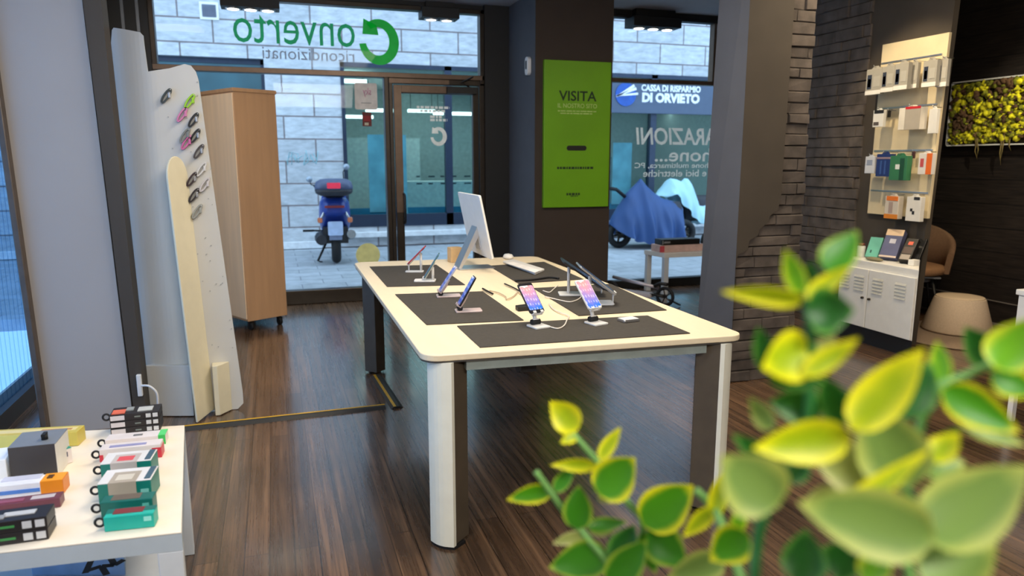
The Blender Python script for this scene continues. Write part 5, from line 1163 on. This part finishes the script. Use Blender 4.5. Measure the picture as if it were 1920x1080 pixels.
# ================================================================== FOREGROUND PLANT
PL = {'g': leaf_mat('green_leaf', (58, 134, 18), (160, 190, 54), .7), 'd': leaf_mat('dark_leaf', (32, 100, 28), (96, 156, 60), .62), 'y': leaf_mat('yellow_leaf', (166, 190, 10), (240, 236, 24), .25),
      'e': leaf_mat('yellow_edged_leaf', (72, 148, 12), (236, 232, 24), .58), 'p': leaf_mat('pale_leaf', (126, 158, 76), (190, 202, 100), .45), 'l': leaf_mat('lime_leaf', (116, 186, 26), (214, 230, 50), .45), 'c': leaf_mat('cream_under_leaf', (160, 170, 90), (206, 206, 130), .5)}
KEYS = list(PL)
def leaf(bm, lay, b, tip, wpx, t0, t1, cup, mi, tilt=0.0):
    """one leaf blade: b, tip pixels of stalk end and point, wpx full width in pixels, t0/t1 distances"""
    B, T = atd(*b, t0), atd(*tip, t1); ax = T - B; L = ax.length; tm = (t0 + t1) / 2; W = wpx / F * tm
    v = (B + T) / 2 - EYE; v.normalize(); side = ax.cross(v).normalized(); nrm = side.cross(ax).normalized()
    side = (side * math.cos(tilt) + nrm * math.sin(tilt)).normalized(); nrm = ax.normalized().cross(side).normalized()
    NU, NV = 11, 8; rows_ = []
    for i in range(NU + 1):
        u = i / NU; prof = (math.sin(PI * u ** .72) ** .75) * (1 - .25 * u ** 4) if 0 < u < 1 else 0.0
        row = []
        for j in range(NV + 1):
            s = j / NV * 2 - 1; w = W / 2 * max(prof, .02) * s
            p = B + ax * u + side * w + nrm * (cup * W * (.55 * s * s * prof - .35 * math.sin(PI * u)) + .05 * L * u * u * (1 if cup > 0 else -1))
            x = bm.verts.new(p); x[lay] = min(1, max(abs(s) ** 2.2, u ** 5, .55 * (1 - u) ** 8)); row.append(x)
        rows_.append(row)
    for i in range(NU):
        for j in range(NV):
            f = bm.faces.new((rows_[i][j], rows_[i][j + 1], rows_[i + 1][j + 1], rows_[i + 1][j])); f.smooth = True; f.material_index = mi
pot_c = atd(1500, 1330, .62); 
plant = thing('potted_plant', 'leafy plant with yellow edged green leaves, blurred in the right foreground', 'plant', (pot_c.x, pot_c.y, .72))
M_stem = pm('pale_green_stem', (112, 164, 84), .5, var=.15, scale=40); M_stem2 = pm('dark_green_stem', (40, 110, 50), .5, var=.15, scale=40)
def branch(pts, rpx, ms, leaves):
    """pts: (x, y, distance); leaves: (bx, by, tx, ty, width, code, t0, t1, cup, tilt)"""
    ps = [atd(x, y, tt) for x, y, tt in pts] ; ps = [Vector((pot_c.x + (ps[0].x - pot_c.x) * .25, pot_c.y + (ps[0].y - pot_c.y) * .25, .87))] + ps; ps = smooth_pts(ps, 6)
    tm = pts[-1][2]; bm = nb(); n = len(ps); tube(bm, ps, [rpx / F * tm * (1.15 - .35 * i / n) for i in range(n)], 8); st = obj('stem', bm, ms, plant)
    bm = nb(); lay = bm.verts.layers.float.new('rim')
    for lf in leaves:
        bx__, by__, tx__, ty__, w_, code, t0, t1, cup, tilt = lf; leaf(bm, lay, (bx__, by__), (tx__, ty__), w_, t0, t1, cup, KEYS.index(code), tilt)
    obj('foliage', bm, [PL[k] for k in KEYS], st)
TA = .80
branch([(1190, 1120, .78), (1207, 989, .79), (1176, 941, TA), (1122, 869, TA), (1076, 815, TA)], 7, M_stem, [
    (1084, 806, 1032, 752, 58, 'y', TA, TA + .01, .3, .2), (1082, 812, 1050, 832, 24, 'y', TA, TA - .01, .2, 0), (1124, 862, 1165, 801, 30, 'y', TA, TA, .3, .3), (1120, 872, 1032, 870, 30, 'y', TA, TA + .01, .5, .5),
    (1122, 928, 1192, 858, 84, 'e', TA - .01, TA - .02, .25, .1), (1120, 935, 1170, 934, 18, 'c', TA, TA, .2, 0), (1125, 880, 1112, 925, 18, 'd', TA + .01, TA, .2, .2),
    (1205, 985, 1300, 909, 88, 'e', .77, .76, .25, -.1), (1150, 1058, 1192, 984, 56, 'd', .79, .79, .3, .2), (1215, 995, 1286, 1062, 76, 'g', .77, .76, .3, .1), (1142, 1100, 1214, 1012, 66, 'g', .76, .75, .25, 0), (1205, 1000, 1228, 1075, 44, 'g', .78, .77, .3, .3)])
branch([(1170, 1120, .80), (1140, 1056, .80), (1100, 1008, .81), (1056, 955, .82), (1030, 920, .82), (1005, 884, .82)], 7, M_stem, [
    (1036, 918, 951, 936, 38, 'e', .82, .83, .5, .3), (1040, 922, 1078, 874, 30, 'g', .82, .82, .3, .2), (1082, 992, 1086, 908, 58, 'g', .81, .80, .25, .1), (1098, 1002, 1036, 1018, 26, 'c', .81, .81, .3, .3),
    (1142, 1040, 1030, 1064, 72, 'g', .80, .81, .25, .1), (1100, 988, 1176, 980, 30, 'g', .82, .82, .3, .3), (1105, 990, 1150, 1000, 24, 'c', .82, .82, .2, .2)])
branch([(1400, 1130, .66), (1352, 980, .70), (1338, 950, .72), (1304, 918, .73)], 9, M_stem, [
    (1340, 952, 1280, 1006, 34, 'y', .71, .72, .3, .2), (1338, 970, 1364, 878, 40, 'y', .71, .70, .4, .5), (1402, 1000, 1332, 1050, 74, 'e', .64, .65, .3, .1), (1360, 1050, 1250, 1085, 60, 'p', .68, .69, .3, .1), (1390, 960, 1376, 1010, 30, 'l', .66, .66, .2, .2)])
TB = .50
branch([(1420, 1160, .54), (1420, 1020, .54), (1440, 950, .53), (1482, 880, .52), (1515, 780, .51), (1520, 640, TB), (1512, 560, TB)], 11, M_stem2, [
    (1548, 508, 1606, 436, 66, 'g', TB, TB + .01, .25, .1), (1503, 550, 1474, 466, 44, 'l', TB, TB, .3, .4), (1512, 562, 1352, 542, 46, 'y', TB, TB + .01, .5, .6), (1512, 562, 1598, 500, 42, 'y', TB, TB - .01, .4, .5), (1508, 552, 1524, 492, 50, 'd', TB + .02, TB + .02, .3, .2),
    (1512, 585, 1602, 582, 92, 'd', TB - .01, TB - .02, .35, .1), (1520, 655, 1424, 690, 100, 'y', TB, TB - .02, .3, .2), (1448, 700, 1422, 612, 48, 'd', TB + .02, TB + .02, .3, .3), (1505, 705, 1612, 636, 48, 'y', TB - .01, TB - .02, .4, .4),
    (1528, 690, 1566, 632, 56, 'c', TB, TB, .3, .2), (1440, 712, 1548, 718, 40, 'd', TB + .01, TB, .3, .2), (1542, 768, 1442, 752, 70, 'd', .51, .52, .3, .2), (1586, 795, 1545, 704, 66, 'd', .52, .52, .3, .3), (1448, 806, 1406, 744, 40, 'p', .53, .54, .3, .2),
    (1596, 820, 1408, 838, 88, 'y', .49, .49, .35, .3), (1460, 950, 1352, 852, 128, 'p', .47, .47, .25, .1), (1474, 888, 1374, 812, 50, 'd', .52, .53, .3, .3), (1480, 905, 1512, 842, 54, 'd', .53, .53, .3, .2), (1668, 905, 1520, 848, 104, 'c', .50, .52, .25, .2)])
branch([(1780, 1170, .50), (1760, 1080, .50), (1722, 985, .50), (1690, 900, .50), (1640, 840, .51), (1600, 800, .51)], 11, M_stem2, [
    (1596, 806, 1734, 656, 92, 'y', .48, .47, .3, .2), (1690, 785, 1745, 682, 82, 'd', .51, .52, .3, .2), (1705, 915, 1628, 752, 128, 'p', .49, .50, .25, .1), (1560, 978, 1748, 846, 50, 'y', .47, .46, .4, .5), (1742, 864, 1800, 812, 54, 'y', .50, .50, .3, .3), (1732, 884, 1806, 868, 70, 'p', .50, .51, .3, .2),
    (1730, 1012, 1928, 876, 138, 'p', .45, .44, .25, .1), (1755, 1012, 1494, 938, 138, 'p', .44, .45, .25, .2), (1726, 1085, 1866, 1022, 130, 'p', .45, .45, .25, .1), (1505, 1095, 1512, 992, 84, 'd', .52, .53, .3, .1), (1590, 1020, 1570, 1090, 84, 'd', .52, .52, .3, .2), (1620, 1090, 1670, 1030, 60, 'l', .49, .49, .3, .2), (1520, 960, 1580, 905, 50, 'c', .53, .53, .3, .2)])
branch([(1700, 1180, .56), (1690, 1000, .55), (1720, 820, .54), (1762, 726, .53), (1820, 700, .53), (1880, 672, .52)], 9, M_stem, [
    (1764, 730, 1908, 810, 78, 'e', .52, .51, .35, .2), (1872, 692, 1810, 612, 62, 'd', .53, .54, .3, .2), (1866, 692, 1948, 596, 92, 'l', .51, .50, .3, .2), (1858, 698, 1945, 742, 66, 'e', .52, .51, .3, .3), (1768, 720, 1758, 640, 42, 'l', .53, .54, .3, .3), (1760, 850, 1800, 800, 36, 'd', .54, .54, .3, .3), (1800, 790, 1920, 836, 40, 'p', .54, .53, .3, .3)])
bm = nb(); lathe(bm, [(.045, .0), (.06, .006), (.075, .13), (.078, .14), (.07, .14), (.068, .125), (.0001, .122)], (0, 0, .001), 36); obj('pot', bm, M_whitep, plant, world=False)
bm = nb(); lathe(bm, [(.067, .123), (.05, .135), (.0001, .138)], (0, 0, .012), 24); obj('soil', bm, pm('dark_soil', (52, 40, 30), .95), plant, world=False)
t = thing('plant_stand', 'round white plant stand under the leafy foreground plant', 'stand', (pot_c.x, pot_c.y, 0))
bm = nb(); lathe(bm, [(.0001, .69), (.16, .69), (.165, .7), (.165, .715), (.16, .7205), (.0001, .7205)], (0, 0, 0), 40); obj('table_top', bm, M_white, t, world=False)
bm = nb(); cyl(bm, (0, 0, .015), (0, 0, .69), .022); obj('pole', bm, M_white, t, world=False)
bm = nb(); lathe(bm, [(.13, 0), (.13, .01), (.04, .02), (.0001, .022)], (0, 0, 0), 40); obj('base', bm, M_white, t, world=False)

# ================================================================== LIGHT
world = bpy.data.worlds.new('overcast'); bpy.context.scene.world = world; world.use_nodes = True
nt = world.node_tree; bg = nt.nodes['Background']; bg.inputs[1].default_value = 2.7
tc = nt.nodes.new('ShaderNodeTexCoord'); sp = nt.nodes.new('ShaderNodeSeparateXYZ'); cr = nt.nodes.new('ShaderNodeValToRGB')
nt.links.new(tc.outputs['Generated'], sp.inputs[0]); nt.links.new(sp.outputs['Z'], cr.inputs[0]); nt.links.new(cr.outputs[0], bg.inputs[0])
cr.color_ramp.elements[0].color = (.5, .7, .98, 1); cr.color_ramp.elements[1].color = (.62, .80, 1.0, 1)
def area(name, loc, size, power, col, rot=(0, 0, 0), sy=None):
    l = bpy.data.lights.new(name, 'AREA'); l.energy = power; l.color = col; l.size = size
    if sy: l.shape = 'RECTANGLE'; l.size_y = sy
    o = bpy.data.objects.new(name, l); C.objects.link(o); o.location = loc; o.rotation_euler = rot; return o
warm = (1.0, .88, .72)
area('ceiling_panel_light', (1.1, 3.2, 2.95), .9, 70, warm, sy=2.0)
area('ceiling_panel_light', (-.5, 1.2, 2.95), .8, 30, (1, .92, .82), sy=.8)
area('ceiling_panel_light', (3.6, 3.2, 2.95), .6, 34, (1, .82, .58), sy=.8)
area('ceiling_panel_light', (-.95, 5.3, 2.95), .5, 16, (1, .86, .68))
area('added_fill_light', (.9, -1.2, 2.85), 1.6, 120, (1, .95, .88), rot=(R(50), 0, 0), sy=.8)  # added unseen fill behind the camera, brightens table legs and beam
area('bank_ceiling_light', (5.0, 14.4, 2.95), 6, 90, (.95, 1, .98), sy=3)
def spot(name, loc, target, power, ang, col):
    l = bpy.data.lights.new(name, 'SPOT'); l.energy = power; l.color = col; l.spot_size = R(ang); l.spot_blend = .5; l.shadow_soft_size = .04
    o = bpy.data.objects.new(name, l); C.objects.link(o); o.location = loc; o.rotation_euler = (Vector(target) - Vector(loc)).to_track_quat('-Z', 'Y').to_euler()
spot('ceiling_spot', (3.6, 4.3, 2.9), (4.7, 4.45, 1.6), 80, 60, (1, .8, .52))
spot('ceiling_spot', (4.6, 3.2, 2.9), (5.2, 4.2, .2), 90, 55, (1, .8, .56))
spot('ceiling_spot', (4.9, 3.0, 2.9), (6.0, 4.2, 1.85), 150, 40, (1, .92, .7))
